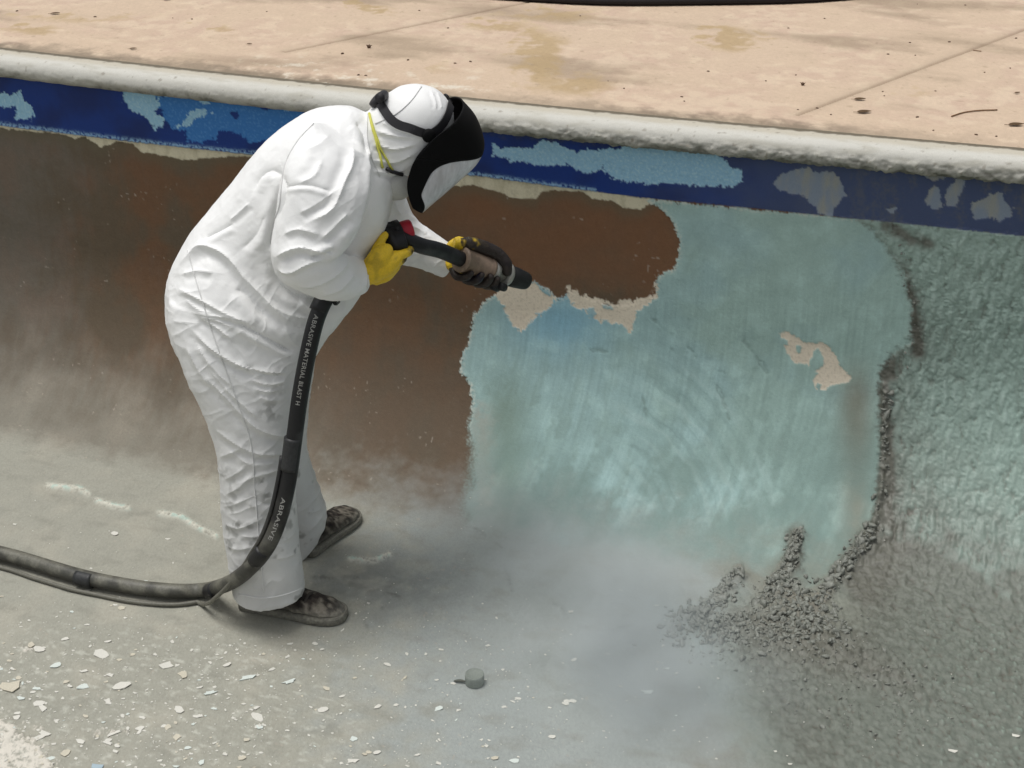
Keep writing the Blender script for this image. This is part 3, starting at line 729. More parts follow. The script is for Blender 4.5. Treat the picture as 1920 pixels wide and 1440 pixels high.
FOLDS = [
    ([(508, 486), (520, 528), (552, 552), (600, 566), (640, 568), (690, 556)], 9, -.014), ([(697, 290), (700, 340), (690, 390), (668, 440), (650, 470)], 9, -.014), ([(628, 470), (606, 476), (582, 486)], 5, -.012),
    ([(331, 503), (362, 473), (380, 461), (407, 468), (432, 486), (455, 516), (484, 547), (522, 587), (552, 608)], 9, .016), ([(333, 540), (376, 562), (422, 587), (471, 608)], 6, .009), ([(340, 515), (370, 508), (402, 512)], 6, .007),
    ([(373, 593), (407, 602), (440, 616)], 6, .007), ([(474, 360), (484, 334), (500, 321), (515, 321), (530, 332)], 7, -.010), ([(529, 326), (533, 351), (526, 382), (514, 414), (507, 449), (504, 474)], 9, -.016),
    ([(529, 351), (575, 347), (624, 360)], 4, -.006), ([(662, 270), (659, 308), (645, 340), (622, 391), (577, 418)], 8, .012), ([(691, 281), (694, 330), (692, 363), (679, 408), (658, 446)], 7, .012), ([(604, 300), (590, 330), (560, 345)], 7, .006),
    ([(514, 482), (556, 465), (590, 469), (624, 478)], 7, .013), ([(517, 508), (545, 511), (575, 496), (618, 484)], 6, .010), ([(556, 541), (600, 532), (634, 511), (652, 490)], 6, .008), ([(600, 556), (640, 540), (664, 512)], 5, .007), ([(530, 440), (560, 430), (600, 440)], 7, .007),
    ([(428, 414), (448, 398), (468, 380)], 5, .006), ([(383, 447), (407, 434), (436, 418)], 5, -.007), ([(600, 450), (630, 420), (650, 400)], 6, .008), ([(560, 400), (590, 385), (640, 350)], 7, .006),
    ([(360, 618), (393, 649), (427, 673), (460, 689), (504, 698), (540, 700)], 6, .013), ([(358, 586), (404, 593), (433, 598), (458, 617)], 6, .009), ([(433, 600), (482, 627), (520, 648), (552, 662)], 5, -.014), ([(373, 594), (404, 613), (436, 636)], 5, .009),
    ([(380, 700), (416, 738), (449, 773), (480, 802), (516, 816), (545, 819)], 6, .012), ([(400, 805), (438, 829), (471, 847), (498, 852), (535, 852)], 6, .012), ([(410, 858), (432, 850), (452, 840)], 6, .010), ([(390, 690), (427, 733), (460, 764), (486, 784)], 5, .008),
    ([(460, 684), (493, 702), (538, 706)], 4, -.007), ([(470, 713), (502, 721), (538, 716)], 4, .007), ([(478, 730), (506, 735), (535, 728)], 4, .006), ([(352, 650), (372, 690), (396, 730)], 6, .008), ([(366, 640), (400, 690), (440, 730)], 5, .007),
    ([(484, 745), (510, 752), (540, 748)], 5, .005), ([(420, 840), (470, 870), (520, 868)], 6, .007), ([(421, 929), (445, 916), (469, 896), (500, 888), (530, 878)], 6, .012), ([(422, 982), (445, 990), (469, 983), (498, 968)], 5, .009), ([(452, 1004), (477, 1007), (502, 995)], 5, .007),
    ([(420, 900), (440, 890), (462, 876)], 5, .008), ([(417, 950), (440, 946), (460, 934)], 5, .006), ([(518, 1048), (540, 1044), (560, 1036)], 4, .007), ([(424, 1022), (446, 1030), (470, 1026)], 5, .007), ([(530, 1016), (548, 1006), (560, 990)], 5, .006),
    ([(470, 930), (500, 945), (545, 935)], 6, -.006), ([(700, 300), (740, 305), (775, 290)], 4, .006), ([(702, 270), (740, 280), (780, 270)], 4, .006), ([(705, 245), (740, 255), (775, 258)], 4, .006), ([(700, 320), (735, 325), (762, 318)], 4, .005), ([(712, 228), (745, 240), (778, 246)], 4, .004),
    ([(668, 225), (684, 250), (690, 290)], 7, -.010), ([(820, 172), (826, 190), (828, 206)], 3, .003), ([(808, 168), (816, 188), (818, 206)], 3, .003), ([(735, 350), (740, 385), (752, 405)], 5, .007), ([(745, 420), (775, 425), (800, 440)], 5, .006), ([(770, 480), (800, 470), (830, 480)], 5, .006),
    ([(570, 850), (585, 900), (590, 950)], 6, .007), ([(575, 960), (590, 960), (606, 950)], 5, .006), ([(575, 1000), (590, 985), (600, 970)], 5, .006), ([(480, 560), (540, 590), (590, 600)], 8, .006), ([(560, 560), (580, 580), (600, 610)], 7, .006),
    ([(450, 470), (480, 440), (500, 400)], 9, -.006), ([(620, 250), (600, 270), (570, 285)], 10, .005), ([(440, 540), (470, 560), (500, 600)], 9, -.008), ([(345, 560), (372, 580), (400, 588)], 5, .006)]
co = laplace(cme, co, 1)
nrm = normals(cme)
q = proj(co)
Pz = co - SP
loc = np.stack([Pz @ PF, Pz @ PL, Pz[:, 2]], -1)
legw = sm(.95, .6, loc[:, 2])
armw = sm(500, 560, q[:, 0]) * sm(.8, .9, loc[:, 2])
warp = np.stack([fbm3(loc * 6, 5), fbm3(loc * 6 + 9, 6), fbm3(loc * 6 + 17, 7)], -1) * .05
pw = (loc + warp)
diag = np.stack([pw[:, 0] * 5 + pw[:, 2] * 6, pw[:, 1] * 5, pw[:, 2] * 13 - pw[:, 0] * 9], -1)
rid = 2.2 * np.clip(1 - 1.6 * np.abs(vnoise3(diag, 31)), 0, 1) ** 3 - .6; rid2 = 2.2 * np.clip(1 - 1.6 * np.abs(vnoise3(diag * 2.1 + 5, 33)), 0, 1) ** 3 - .6
upper = sm(.9, 1.15, loc[:, 2])
crumple = .0007 * rid * (1 - .45 * upper) + .0008 * rid2 * (1 - .7 * upper) + .0009 * fbm3(loc * 60, 41, 2)
hoodw = sm(1.18, 1.24, loc[:, 2]) * sm(.28, .36, loc[:, 0])
crumple = crumple * (1 - .75 * hoodw)
big = .0065 * fbm3(loc * np.array([8, 8, 6]), 45, 2) * (1 - hoodw)
co2 = co + nrm * (crumple + big + fold_field(co, nrm, [(p_, w_ * 1.25, h_ * .85) for p_, w_, h_ in FOLDS]) * (1.0 - .4 * legw))[:, None]
co2 = laplace(cme, co2, 1, .15)
set_co(cme, co2)
nrm = normals(cme)
q = proj(co2)
wh = lin(238, 238, 236) * np.ones((len(co2), 3))
dirt = sm(.1, .55, fbm3(loc * 22, 51, 3) + .3 * fbm3(loc * 60, 53, 2)) * sm(.85, .2, loc[:, 2]) * .85
dirt = np.maximum(dirt, sm(1.2, .1, loc[:, 2]) * (.42 + .16 * fbm3(loc * 8, 59, 3)))  # dust film, also painted greyer downwards for the weaker light in the pit
for cx, cy, sx, sy, a in ((505, 905, 26, 22, .8), (446, 985, 16, 14, .7), (508, 770, 30, 26, .5), (470, 700, 34, 20, .35), (500, 930, 12, 40, .6), (470, 950, 10, 12, .5), (545, 880, 18, 60, .35), (520, 720, 20, 60, .3), (450, 905, 20, 12, .4), (430, 1000, 30, 30, .3)):
    dirt = np.maximum(dirt, a * np.exp(-((q[:, 0] - cx) / sx) ** 2 - ((q[:, 1] - cy) / sy) ** 2) * 1.4 * sm(-.1, .25, fbm3(loc * 45, 57, 3)))
wh = mix(wh, lin(104, 105, 99), np.clip(dirt * .9, 0, .85))
set_col(cme, wh)
mat_suit = principled('white_suit_fabric', attr='albedo', rough=.55, grain=.03, grain_scale=500, bump=.10, bump_scale=160, spec=.35)
crease_bump(mat_suit, 6.0, .16, .010)
person = empty('person', (SP[0], SP[1], 0), label='person in white hooded coverall, face shield and yellow gloves, bending to blast the pool wall', category='person')
coverall = link('coverall', cme, mat_suit, person)
F_ = np.zeros(len(cme.polygons) * 4, np.int32); cme.polygons.foreach_get('vertices', F_)
bvh = BVHTree.FromPolygons([tuple(v) for v in co2], F_.reshape(-1, 4).tolist())
def on_suit(x, y, lift=.004):
    d = ray(x, y); r = bvh.ray_cast(Vector(CAM), Vector(d))
    if r[0] is None: return None
    n = np.array(r[1]); n = n if n @ d < 0 else -n
    return np.array(r[0]) + n * lift, n

mat_seam = principled('suit_seam', lin(214, 214, 212), .7)
for pts in ([(588, 232), (560, 262), (538, 300), (529, 340), (524, 384), (513, 420), (507, 456)], [(690, 214), (688, 250), (694, 290), (712, 330)], [(352, 470), (372, 540), (404, 640), (440, 740), (470, 830), (478, 920), (486, 1010), (494, 1110)], [(790, 163), (770, 190), (742, 214), (704, 232)], [(448, 1114), (490, 1121), (530, 1116), (568, 1102)], [(686, 488), (690, 508), (688, 540)]):
    P = [on_suit(x, y, .0008) for x, y in catmull(np.array(pts, float), 10)]; P = [r_[0] for r_ in P if r_ is not None]
    P = np.array([p for i, p in enumerate(P) if i == 0 or np.linalg.norm(p - P[i - 1]) < .06])
    if len(P) > 4: link('seam', new_mesh('seam', *tube(P, .0018, 6)), mat_seam, coverall)

# a face inside the hood, behind the shield
def make_head():
    c = W(775, 292, 0); Ud = W(808, 165) - W(735, 335); Ud /= np.linalg.norm(Ud); Fd = np.cross(Ud, PL); Fd = Fd if Fd @ PF > 0 else -Fd
    nu, nvv = 48, 36; vs = []
    for j in range(nvv + 1):
        ph = math.pi * j / nvv
        for i in range(nu):
            th = 2 * math.pi * i / nu
            d = np.array([math.sin(ph) * math.cos(th), math.sin(ph) * math.sin(th), math.cos(ph)])      # forward, side, up
            r = np.array([.088, .070, .108])
            p = d * r; a, b = p[1], p[2]
            if d[0] > 0:
                g = lambda y, z, sy, sz: math.exp(-((a - y) / sy) ** 2 - ((b - z) / sz) ** 2)
                p[0] += .022 * g(0, -.014, .011, .020) + .012 * g(0, .012, .008, .022) - .010 * g(.032, .012, .016, .011) - .010 * g(-.032, .012, .016, .011) + .006 * g(0, -.050, .022, .008) + .006 * g(0, -.082, .020, .014) + .006 * g(0, .030, .05, .008)
            vs.append(c + Fd * (p[0] + .012) + PL * p[1] + Ud * p[2])
    fs = [(j * nu + i, j * nu + (i + 1) % nu, (j + 1) * nu + (i + 1) % nu, (j + 1) * nu + i) for j in range(nvv) for i in range(nu)]
    h = link('head', new_mesh('head', vs, fs), principled('skin', lin(176, 128, 102), .5, grain=.06), person)
    for sd_ in (-1, 1):
        e = c + Fd * .083 + PL * sd_ * .032 + Ud * .012
        link('eye', new_mesh('eye', *lathe(e - Fd * .012, e + Fd * .012, [(0, .002), (.15, .008), (.5, .012), (.85, .008), (.97, .004), (1, .001)], 14)), principled('eye', lin(70, 56, 46), .2), h)
make_head()

# shoes
mat_shoe = principled('muddy_leather', attr='albedo', rough=.85, grain=.35, grain_scale=90, bump=1.0, bump_scale=110, spec=.2)
mat_sole = principled('rubber_sole', lin(112, 110, 100), .85, grain=.35, grain_scale=120, bump=.4, bump_scale=200)
def make_shoe(heel, toe, roll=0):
    h0, t0 = on_floor(*heel), on_floor(*toe); L = np.linalg.norm(t0 - h0); D = (t0 - h0) / L; Sd = np.cross([0, 0, 1], D); Z = np.array([0, 0, 1.0])
    secs = [(-.02, .020, .050), (.0, .030, .070), (.06, .036, .088), (.20, .038, .098), (.36, .040, .092), (.5, .044, .078), (.64, .049, .066), (.78, .050, .056), (.9, .043, .046), (.97, .028, .036), (1.0, .012, .028)]
    q_ = catmull(np.array(secs), 4); a = np.linspace(0, 2 * math.pi, 28, endpoint=False); rings, so = [], []
    for t, w, top in q_:
        ca, sa = np.cos(a), np.sin(a)
        y = np.sign(ca) * np.abs(ca) ** .8 * w; z = .018 + (top - .018) * (.5 + .5 * np.sign(sa) * np.abs(sa) ** .75)
        y = y * (1 - .30 * ((z - .018) / max(top - .018, .01)) ** 2)
        c = h0 + D * L * t
        rings.append(c + y[:, None] * Sd * 1.0 + z[:, None] * Z)
        zz_ = .013 + .013 * np.sign(sa) * np.abs(sa) ** .35; yy = np.sign(ca) * np.abs(ca) ** .35 * (w + .006)
        so.append(c + D * (.006 if t > .5 else -.004) + yy[:, None] * Sd + zz_[:, None] * Z)
    v, f = rings_mesh(rings); me = new_mesh('shoe', v, f); p = np.asarray(v)
    nn_ = normals(me); p = p + nn_ * (.0055 * fbm3(p * 38, 61, 4))[:, None]; set_co(me, p)
    cc = lin(52, 46, 42) * np.ones((len(p), 3)); n1 = fbm3(p * 62, 63, 4)
    cc = mix(cc, lin(130, 124, 112), sm(-.02, .3, n1) * .8); cc = mix(cc, lin(30, 28, 27), sm(.05, .5, -n1)); cc = mix(cc, lin(134, 132, 122), sm(.055, .02, p[:, 2]) * .7)
    set_col(me, cc)
    s_ = link('shoe', me, mat_shoe, person)
    v, f = rings_mesh(so); link('sole', new_mesh('sole', v, f), mat_sole, s_)
    lace = []
    for k in range(3):
        t = .48 + .09 * k; w = .030; top = np.interp(t, q_[:, 0], q_[:, 2]) + .001
        pts = catmull([h0 + D * L * (t - .02) - Sd * w + Z * (top - .012), h0 + D * L * t + Z * (top + .002), h0 + D * L * (t + .02) + Sd * w + Z * (top - .012)], 5)
        lace.append(tube(pts, .0042, 6))
    link('lace', new_mesh('lace', *joinm(lace)), principled('lace', lin(60, 56, 50), .8), s_)
make_shoe((460, 1132), (646, 1160)); make_shoe((572, 1040), (662, 966))

# ------------------------------------------------------------------ blast hose (a thing of its own, held in both hands)
fl_pts = [on_floor(x, y, .03) for x, y in ((-260, 1000), (-120, 1018), (0, 1037), (150, 1080), (250, 1100), (330, 1108), (385, 1106))]
up_pts = [W(*q_) for q_ in ((428, 1094, .22), (465, 1068, .29), (500, 1027, .325), (524, 972, .315), (541, 900, .295), (552, 820, .27), (563, 740, .25), (578, 660, .238), (597, 588, .215), (626, 536, .165), (664, 492, .09), (700, 457, .05), (730, 440, .045), (758, 448, .035), (790, 461, .01), (826, 470, -.04), (866, 487, -.10))]
hose_pts = np.array(fl_pts + up_pts)
far_ext = hose_pts[0] + (hose_pts[0] - hose_pts[1]) / np.linalg.norm(hose_pts[0] - hose_pts[1]) * .9 * np.array([1, 1, 0])
hp = catmull(np.vstack([far_ext, hose_pts]), 14)
seg = np.linalg.norm(np.diff(hp, axis=0), axis=1); arc = np.concatenate([[0], np.cumsum(seg)])
hp = np.stack([np.interp(np.linspace(0, arc[-1], 420), arc, hp[:, k]) for k in range(3)], -1)
hp = np.vstack([hp[:1], (hp[:-2] + hp[1:-1] + hp[2:]) / 3, hp[-1:]])
arc = np.concatenate([[0], np.cumsum(np.linalg.norm(np.diff(hp, axis=0), axis=1))]); hq = proj(hp)
HR = .0218
hose = empty('blast_hose', hp[40] * np.array([1, 1, 0]), label='black abrasive blast hose with nozzle running from the floor up to the gloved hands', category='hose')
mat_hose = principled('black_rubber', attr='albedo', rough=.5, grain=.25, grain_scale=160, bump=.25, bump_scale=260)
mat_black = principled('black_plastic', lin(26, 26, 27), .45, grain=.2, grain_scale=120, bump=.15)
v, f = tube(hp, HR, 24); me = new_mesh('hose_tube', v, f); p = np.asarray(v)
hz = p[:, 2]; hc = lin(20, 20, 21) * np.ones((len(p), 3))
n1 = fbm3(p * 25, 71, 3); rel = np.repeat(hp[:, 2], 24)
hc = mix(hc, lin(128, 126, 112), sm(-.2, .35, n1 + (hz - rel) * 16 - .1) * sm(.55, .08, hz) * .8)
hc = mix(hc, lin(96, 95, 86), sm(.5, .08, hz) * .45)
hc = mix(hc, lin(74, 74, 74), sm(.2, .5, n1) * .35)
set_col(me, hc); link('hose_tube', me, mat_hose, hose)

# thin control line strapped along the hose, tape bands, tie
T_, N_, B_ = frames(hp)
toc = CAM - hp; toc -= T_ * (toc * T_).sum(1)[:, None]; toc /= np.linalg.norm(toc, axis=1)[:, None]; rgt = np.cross(T_, toc)     # to the image left while the hose rises
i1 = int(np.argmin(np.hypot(hq[:, 0] - 545, hq[:, 1] - 850))); i0 = int(np.argmin(np.hypot(hq[:, 0] - 470, hq[:, 1] - 1066)))
sgn_ = 1 if (proj(hp[i1] + rgt[i1] * .05) - hq[i1])[0] < 0 else -1
left = rgt * sgn_
low = np.where((np.arange(len(hp)) < i0)[:, None], np.array([0.0, 0, -1]), left)
wob = fbm(np.arange(len(hp)) * .03, np.arange(len(hp)) * 0.0, 5, 2)
cl = hp + left * (.0268 + .004 * wob)[:, None]
gl = np.clip((i0 + 6 - np.arange(len(hp))) / 30, 0, 1)[:, None]
fl_line = hp + np.cross(T_, [0, 0, 1.0]) * (.040 + .010 * wob)[:, None]; fl_line[:, 2] = .0075 + np.maximum(hp[:, 2] - .05, 0)
tc = (fl_line - hp) @ np.array([0, -1, 0]); fl_line = np.where((tc < 0)[:, None], hp * 2 - fl_line, fl_line); fl_line[:, 2] = .0085 + np.maximum(hp[:, 2] - .05, 0)
under = hp + toc * .034 - left * .012
cl = fl_line * gl + cl * (1 - gl)
itop = int(np.argmin(np.hypot(hq[:, 0] - 546, hq[:, 1] - 842)))
me = new_mesh('control_line', *tube(cl[::2][:itop // 2], .0062, 10)); set_col(me, mix(np.ones((len(me.vertices), 3)) * lin(40, 40, 40), lin(120, 118, 106), sm(.5, .05, np.asarray(tube(cl[::2][:itop // 2], .0062, 10)[0])[:, 2]) * .7))
link('control_line', me, mat_hose, hose)
mat_tape = principled('grey_tape', lin(44, 45, 45), .5, grain=.35, grain_scale=140, bump=.3)
for tx, ty, ln, mt in ((546, 852, 5, mat_tape), (402, 1103, 3, mat_black), (490, 1044, 3, mat_black), (607, 562, 4, mat_black), (160, 1084, 3, mat_tape)):
    k = int(np.argmin(np.hypot(hq[:, 0] - tx, hq[:, 1] - ty))); sl_ = slice(max(k - ln, 0), k + ln + 1)
    pts = hp[sl_] + (cl[sl_] - hp[sl_]) * .12
    link('tape_band', new_mesh('tape_band', *tube(pts, HR + .0022, 24)), mt, hose)
k = int(np.argmin(np.hypot(hq[:, 0] - 610, hq[:, 1] - 562)))
for ex, ey in ((636, 566), (632, 556)):
    b0 = hp[k] - left[k] * .026 + toc[k] * .012
    link('tie_end', new_mesh('tie_end', *tube(catmull([b0, (b0 + W(ex, ey, .16)) / 2 + np.array([0, 0, -.003]), W(ex, ey, .16)], 4), [.005] * 4 + [.003] * 5, 8)), mat_black, hose)

# print along the hose
mat_print = principled('hose_print', lin(150, 149, 144), .6, grain=.5, grain_scale=600)
def hose_text(body, px0, px1, size, shift=.004, mat=mat_print):
    cu = bpy.data.curves.new('t', 'FONT'); cu.body = body; cu.size = 1.0; cu.space_character = 1.08; cu.offset = .010
    o = bpy.data.objects.new('t', cu); COL.objects.link(o); dg = bpy.context.evaluated_depsgraph_get(); dg.update()
    me = bpy.data.meshes.new_from_object(o.evaluated_get(dg), depsgraph=dg); bpy.data.objects.remove(o)
    import bmesh
    bm = bmesh.new(); bm.from_mesh(me); bmesh.ops.triangulate(bm, faces=bm.faces[:]); bmesh.ops.subdivide_edges(bm, edges=bm.edges[:], cuts=4, use_grid_fill=True); bm.to_mesh(me); bm.free()
    c = np.zeros(len(me.vertices) * 3, np.float32); me.vertices.foreach_get('co', c); c = c.reshape(-1, 3).astype(float)
    a0 = arc[int(np.argmin(np.hypot(hq[:, 0] - px0[0], hq[:, 1] - px0[1])))]; a1 = arc[int(np.argmin(np.hypot(hq[:, 0] - px1[0], hq[:, 1] - px1[1])))]
    xs = c[:, 0] / c[:, 0].max(); al = a0 + (a1 - a0) * xs
    I = lambda A: np.stack([np.interp(al, arc, A[:, k_]) for k_ in range(3)], -1)
    pc, lt_, tc_ = I(hp), I(left), I(toc); yy = -(c[:, 1] - .35) * size - shift * -1
    ang = yy / (HR + .0009)
    P = pc + (HR + .0009) * (np.cos(ang)[:, None] * tc_ + np.sin(ang)[:, None] * lt_)
    set_co(me, P)
    link('lettering', me, mat, hose)
hose_text('ABRASIVE MATERIAL BLAST H', (598, 588), (563, 752), .0165, .003)
hose_text('ABRASIVE', (536, 930), (510, 1008), .0165, .003)

# control handle with its red button
a0, a1, a2 = W(706, 452, .04), W(752, 434, .02), W(774, 427, .015)
ctl = link('control_handle', new_mesh('control_handle', *lathe(a0, a1, [(-.15, .016), (0, .022), (.2, .030), (.25, .034), (.6, .036), (.65, .032), (.75, .032), (.8, .035), (1, .034), (1.02, .024)], 24)), mat_black, hose)
link('red_button', new_mesh('red_button', *lathe(a1, a2, [(0, .024), (.1, .026), (.7, .026), (.9, .024), (1.0, .018), (1.02, .004)], 24)), principled('red_plastic', lin(176, 34, 52), .4, grain=.1), ctl)
b0_, b1_ = W(716, 462, .055), W(758, 449, .04)
link('hose_clamp', new_mesh('hose_clamp', *lathe(b0_, b1_, [(0, .030), (.05, .036), (.3, .038), (.34, .041), (.6, .041), (.64, .037), (.95, .036), (1, .030)], 24)), mat_black, hose)
# lever along the handle
link('lever', new_mesh('lever', *tube(catmull([W(690, 440, .03), W(704, 432, .02), W(726, 422, .02), W(745, 418, .02)], 5), [.007] * 5 + [.009] * 6 + [.007] * 5, 8)), mat_black, ctl)

# nozzle
n0, n1_ = hp[-1], W(986, 527, -.22)
NT = (n1_ - n0) / np.linalg.norm(n1_ - n0); NLEN = np.linalg.norm(n1_ - n0)
nz = lambda t: n0 + NT * NLEN * t
mat_tan = principled('tan_coupling', lin(134, 115, 98), .55, grain=.2, grain_scale=90, bump=.2)
mat_ring = principled('grey_metal_ring', lin(168, 166, 158), .4, metallic=.3, grain=.15)
mat_rub = principled('nozzle_rubber', lin(24, 25, 25), .6, grain=.2, bump=.2)
link('coupling', new_mesh('coupling', *lathe(nz(-.02), nz(.42), [(0, .026), (.01, .036), (.06, .0365), (.07, .0345), (.88, .033), (.89, .0355), (.98, .0355), (1, .031)], 28)), mat_tan, hose)
link('coupling_neck', new_mesh('coupling_neck', *lathe(nz(.42), nz(.64), [(0, .033), (.35, .032), (.4, .026), (1, .025)], 24)), mat_ring, hose)
link('clamp_ring', new_mesh('clamp_ring', *lathe(nz(.62), nz(.685), [(0, .026), (.02, .036), (.5, .037), (.98, .036), (1, .026)], 24)), mat_ring, hose)
link('nozzle_tip', new_mesh('nozzle_tip', *lathe(nz(.68), nz(1.0), [(0, .027), (.05, .031), (.5, .030), (.9, .027), (1.0, .025), (1.0, .017), (.8, .012), (.6, .008)], 24)), mat_rub, hose)
for ax, ay, bx, by, r_ in ((922, 534, 936, 540, .014), (936, 536, 948, 540, .012)):
    link('water_jet_fitting', new_mesh('water_jet_fitting', *lathe(W(ax, ay, -.12), W(bx, by, -.14), [(0, r_ * .6), (.1, r_), (.8, r_), (.85, r_ * .7), (1, r_ * .6)], 14)), mat_rub, hose)

# ------------------------------------------------------------------ gloves: palm, four fingers and a thumb each, closed on the hose
mat_glove = principled('glove', attr='albedo', rough=.5, grain=.12, grain_scale=240, bump=.35, bump_scale=300)
def glove(chains, yellow, dark, darkness):
    """chains: (points, radii, coat 0..1 start, end); one welded mesh"""
    parts, cen, cof, rr = [], [], [], []
    for pts, rad, c0, c1 in chains:
        n = 5; P = catmull(np.array(pts), n); R = np.interp(np.linspace(0, 1, len(P)), np.linspace(0, 1, len(rad)), rad)
        T = P[-1] - P[-2]; T /= np.linalg.norm(T); T0 = P[0] - P[1]; T0 /= np.linalg.norm(T0)
        P = np.vstack([P[0] + T0 * R[0] * .6, P, P[-1] + T * R[-1] * .55, P[-1] + T * R[-1] * .85]); R = np.concatenate([[R[0] * .7], R, [R[-1] * .8, R[-1] * .45]])
        parts.append(tube(P, R, 14)); cen.append(P); rr.append(R); cof.append(np.linspace(c0, c1, len(P)))
    v, f = joinm(parts); me, co_ = remesh(v, f, .0026, 3); set_co(me, co_)
    C_, K_, R_ = np.vstack(cen), np.concatenate(cof), np.concatenate(rr)
    d = np.linalg.norm(co_[:, None, :] - C_[None], axis=2) / R_[None]
    k_ = K_[np.argmin(d, 1)]
    n_ = normals(me); co_ = co_ + n_ * (.0012 * fbm3(co_ * 90, 81, 2))[:, None]; set_co(me, co_)
    c_ = mix(np.ones((len(co_), 3)) * yellow, dark, sm(.35, .65, k_ + .25 * fbm3(co_ * 70, 83, 2)))
    c_ = mix(c_, lin(120, 104, 40), sm(.2, .6, fbm3(co_ * 40, 85, 2)) * .35 * (1 - k_))
    set_col(me, c_); return link('glove', me, mat_glove, person)

YEL, DRK = lin(226, 190, 44), lin(44, 36, 32)
# right hand: back of the hand towards us, thumb over the handle
glove([([W(672, 520, .15), W(690, 512, .145), W(706, 503, .135), W(724, 494, .125), W(738, 486, .11)], [.032, .032, .034, .034, .025], 0, 0),
       ([W(700, 500, .14), W(712, 482, .14), W(724, 470, .12)], [.030, .028, .020], 0, 0), ([W(700, 515, .12), W(720, 508, .115), W(736, 498, .10)], [.030, .030, .022], 0, .2),
       ([W(704, 492, .13), W(706, 474, .115), W(713, 455, .10), W(722, 440, .085)], [.022, .017, .013, .010], 0, .2),
       ([W(734, 484, .115), W(752, 478, .10), W(768, 470, .06), W(764, 456, .0)], [.016, .013, .012, .010], 0, .9),
       ([W(734, 494, .105), W(748, 490, .085), W(756, 480, .04), W(750, 462, -.005)], [.015, .013, .012, .010], 0, 1.3),
       ([W(730, 503, .10), W(742, 500, .075), W(746, 490, .03), W(738, 470, -.005)], [.015, .013, .012, .010], .1, 1.3),
       ([W(724, 510, .095), W(734, 508, .07), W(736, 498, .03), W(726, 480, .0)], [.014, .012, .011, .009], .1, 1.3)], YEL, DRK, 1)
# left hand: palm behind the coupling, thumb over the top, fingers curled beneath
tcm = CAM - nz(.2); tcm -= NT * (tcm @ NT); tcm /= np.linalg.norm(tcm); upv = np.cross(NT, tcm); upv = upv if upv[2] > 0 else -upv
def wrap(s_, ang, r_=.0):
    a = math.radians(ang); return nz(s_) + (.0345 + r_) * (math.cos(a) * tcm + math.sin(a) * upv)
glove([([W(836, 490, -.20), W(852, 484, -.20), wrap(.02, 150, .016), wrap(.2, 175, .020), wrap(.36, 185, .018)], [.030, .029, .030, .030, .022], 0, .3),
       ([wrap(-.05, 120, .012), wrap(.08, 105, .012), wrap(.25, 90, .012)], [.020, .019, .016], 0, .5), ([wrap(.05, 200, .016), wrap(.25, 215, .018), wrap(.38, 220, .016)], [.024, .026, .020], .4, .9),
       ([wrap(.02, 96, .014), wrap(.22, 88, .017), wrap(.40, 76, .015), wrap(.52, 50, .007), wrap(.57, 14, -.002)], [.020, .021, .020, .018, .015], .55, 1.4),
       ([wrap(.06, 125, .016), wrap(.28, 116, .017), wrap(.46, 102, .013), wrap(.57, 72, .003)], [.020, .018, .0165, .014], .5, 1.4),
       ([wrap(.44, 200, .014), wrap(.48, 250, .014), wrap(.48, 292, .010), wrap(.46, 328, .006)], [.014, .0135, .0125, .0105], .8, 1.6),
       ([wrap(.32, 205, .016), wrap(.35, 252, .016), wrap(.36, 295, .011), wrap(.35, 330, .007)], [.0145, .014, .013, .011], .8, 1.6),
       ([wrap(.18, 205, .017), wrap(.20, 252, .017), wrap(.22, 294, .012), wrap(.22, 326, .008)], [.0145, .0135, .0125, .0105], .8, 1.6),
       ([wrap(.04, 205, .016), wrap(.05, 250, .016), wrap(.07, 290, .012), wrap(.08, 318, .008)], [.013, .012, .011, .0095], .8, 1.6)], YEL, DRK, 1)

# ------------------------------------------------------------------ face shield, headgear, dust mask
RWS = [((832, 246), (868, 192)), ((812, 262), (893, 222)), ((790, 284), (907, 268)), ((774, 310), (896, 301)), ((764, 344), (866, 330)), ((766, 370), (828, 362)), ((774, 393), (796, 386))]
rows = []
for (ax, ay), (bx, by) in RWS:
    A = W(ax, ay, .118) - PL * .118; B = W(bx, by, 0); rows.append(np.concatenate([A, B]))
rows = catmull(np.array(rows), 8); nth = 65; TH = np.linspace(-90, 90, nth)
def shell_pt(i, th):
    f_ = min(max(i * 8, 0), len(rows) - 1.001); k_ = int(f_); r_ = rows[k_] * (1 - f_ + k_) + rows[k_ + 1] * (f_ - k_)
    c_, s_ = math.cos(math.radians(th)), math.sin(math.radians(th))
    return r_[:3] + (r_[3:] - r_[:3]) * c_ + PL * (.118 - .012 * i / 6) * s_
def th_lim(i): return 50 + 22 * math.sqrt(max(0, 1 - ((3.5 - min(i, 3.5)) / .95) ** 2)) - 24 * float(sm(4.6, 6, np.array(i)))
IT = 2.55
def patch(fi, nr_, nc_):
    return np.array([fi(r_ / (nr_ - 1), c_ / (nc_ - 1)) for r_ in range(nr_) for c_ in range(nc_)]), grid_faces(nr_, nc_)
black = [patch(lambda a, b: shell_pt(IT * a, -90 + 180 * b), 22, 61)]
for sg in (-1, 1):
    black.append(patch(lambda a, b: shell_pt(IT + (6 - IT) * a, sg * (90 - (90 - th_lim(IT + (6 - IT) * a)) * b)), 30, 16))
black = joinm(black)
clear = patch(lambda a, b: shell_pt(IT + (6.02 - IT) * a, th_lim(IT + (6 - IT) * a) * (2 * b - 1)), 30, 41)
mat_brow = principled('black_shield_frame', lin(9, 9, 10), .75, grain=.2, spec=.15)
def solid(name, vf, th, mat, parent):
    o = link(name, new_mesh(name, vf[0], vf[1]), mat, parent)
    m = o.modifiers.new('thick', 'SOLIDIFY'); m.thickness = th; m.offset = 0
    return o
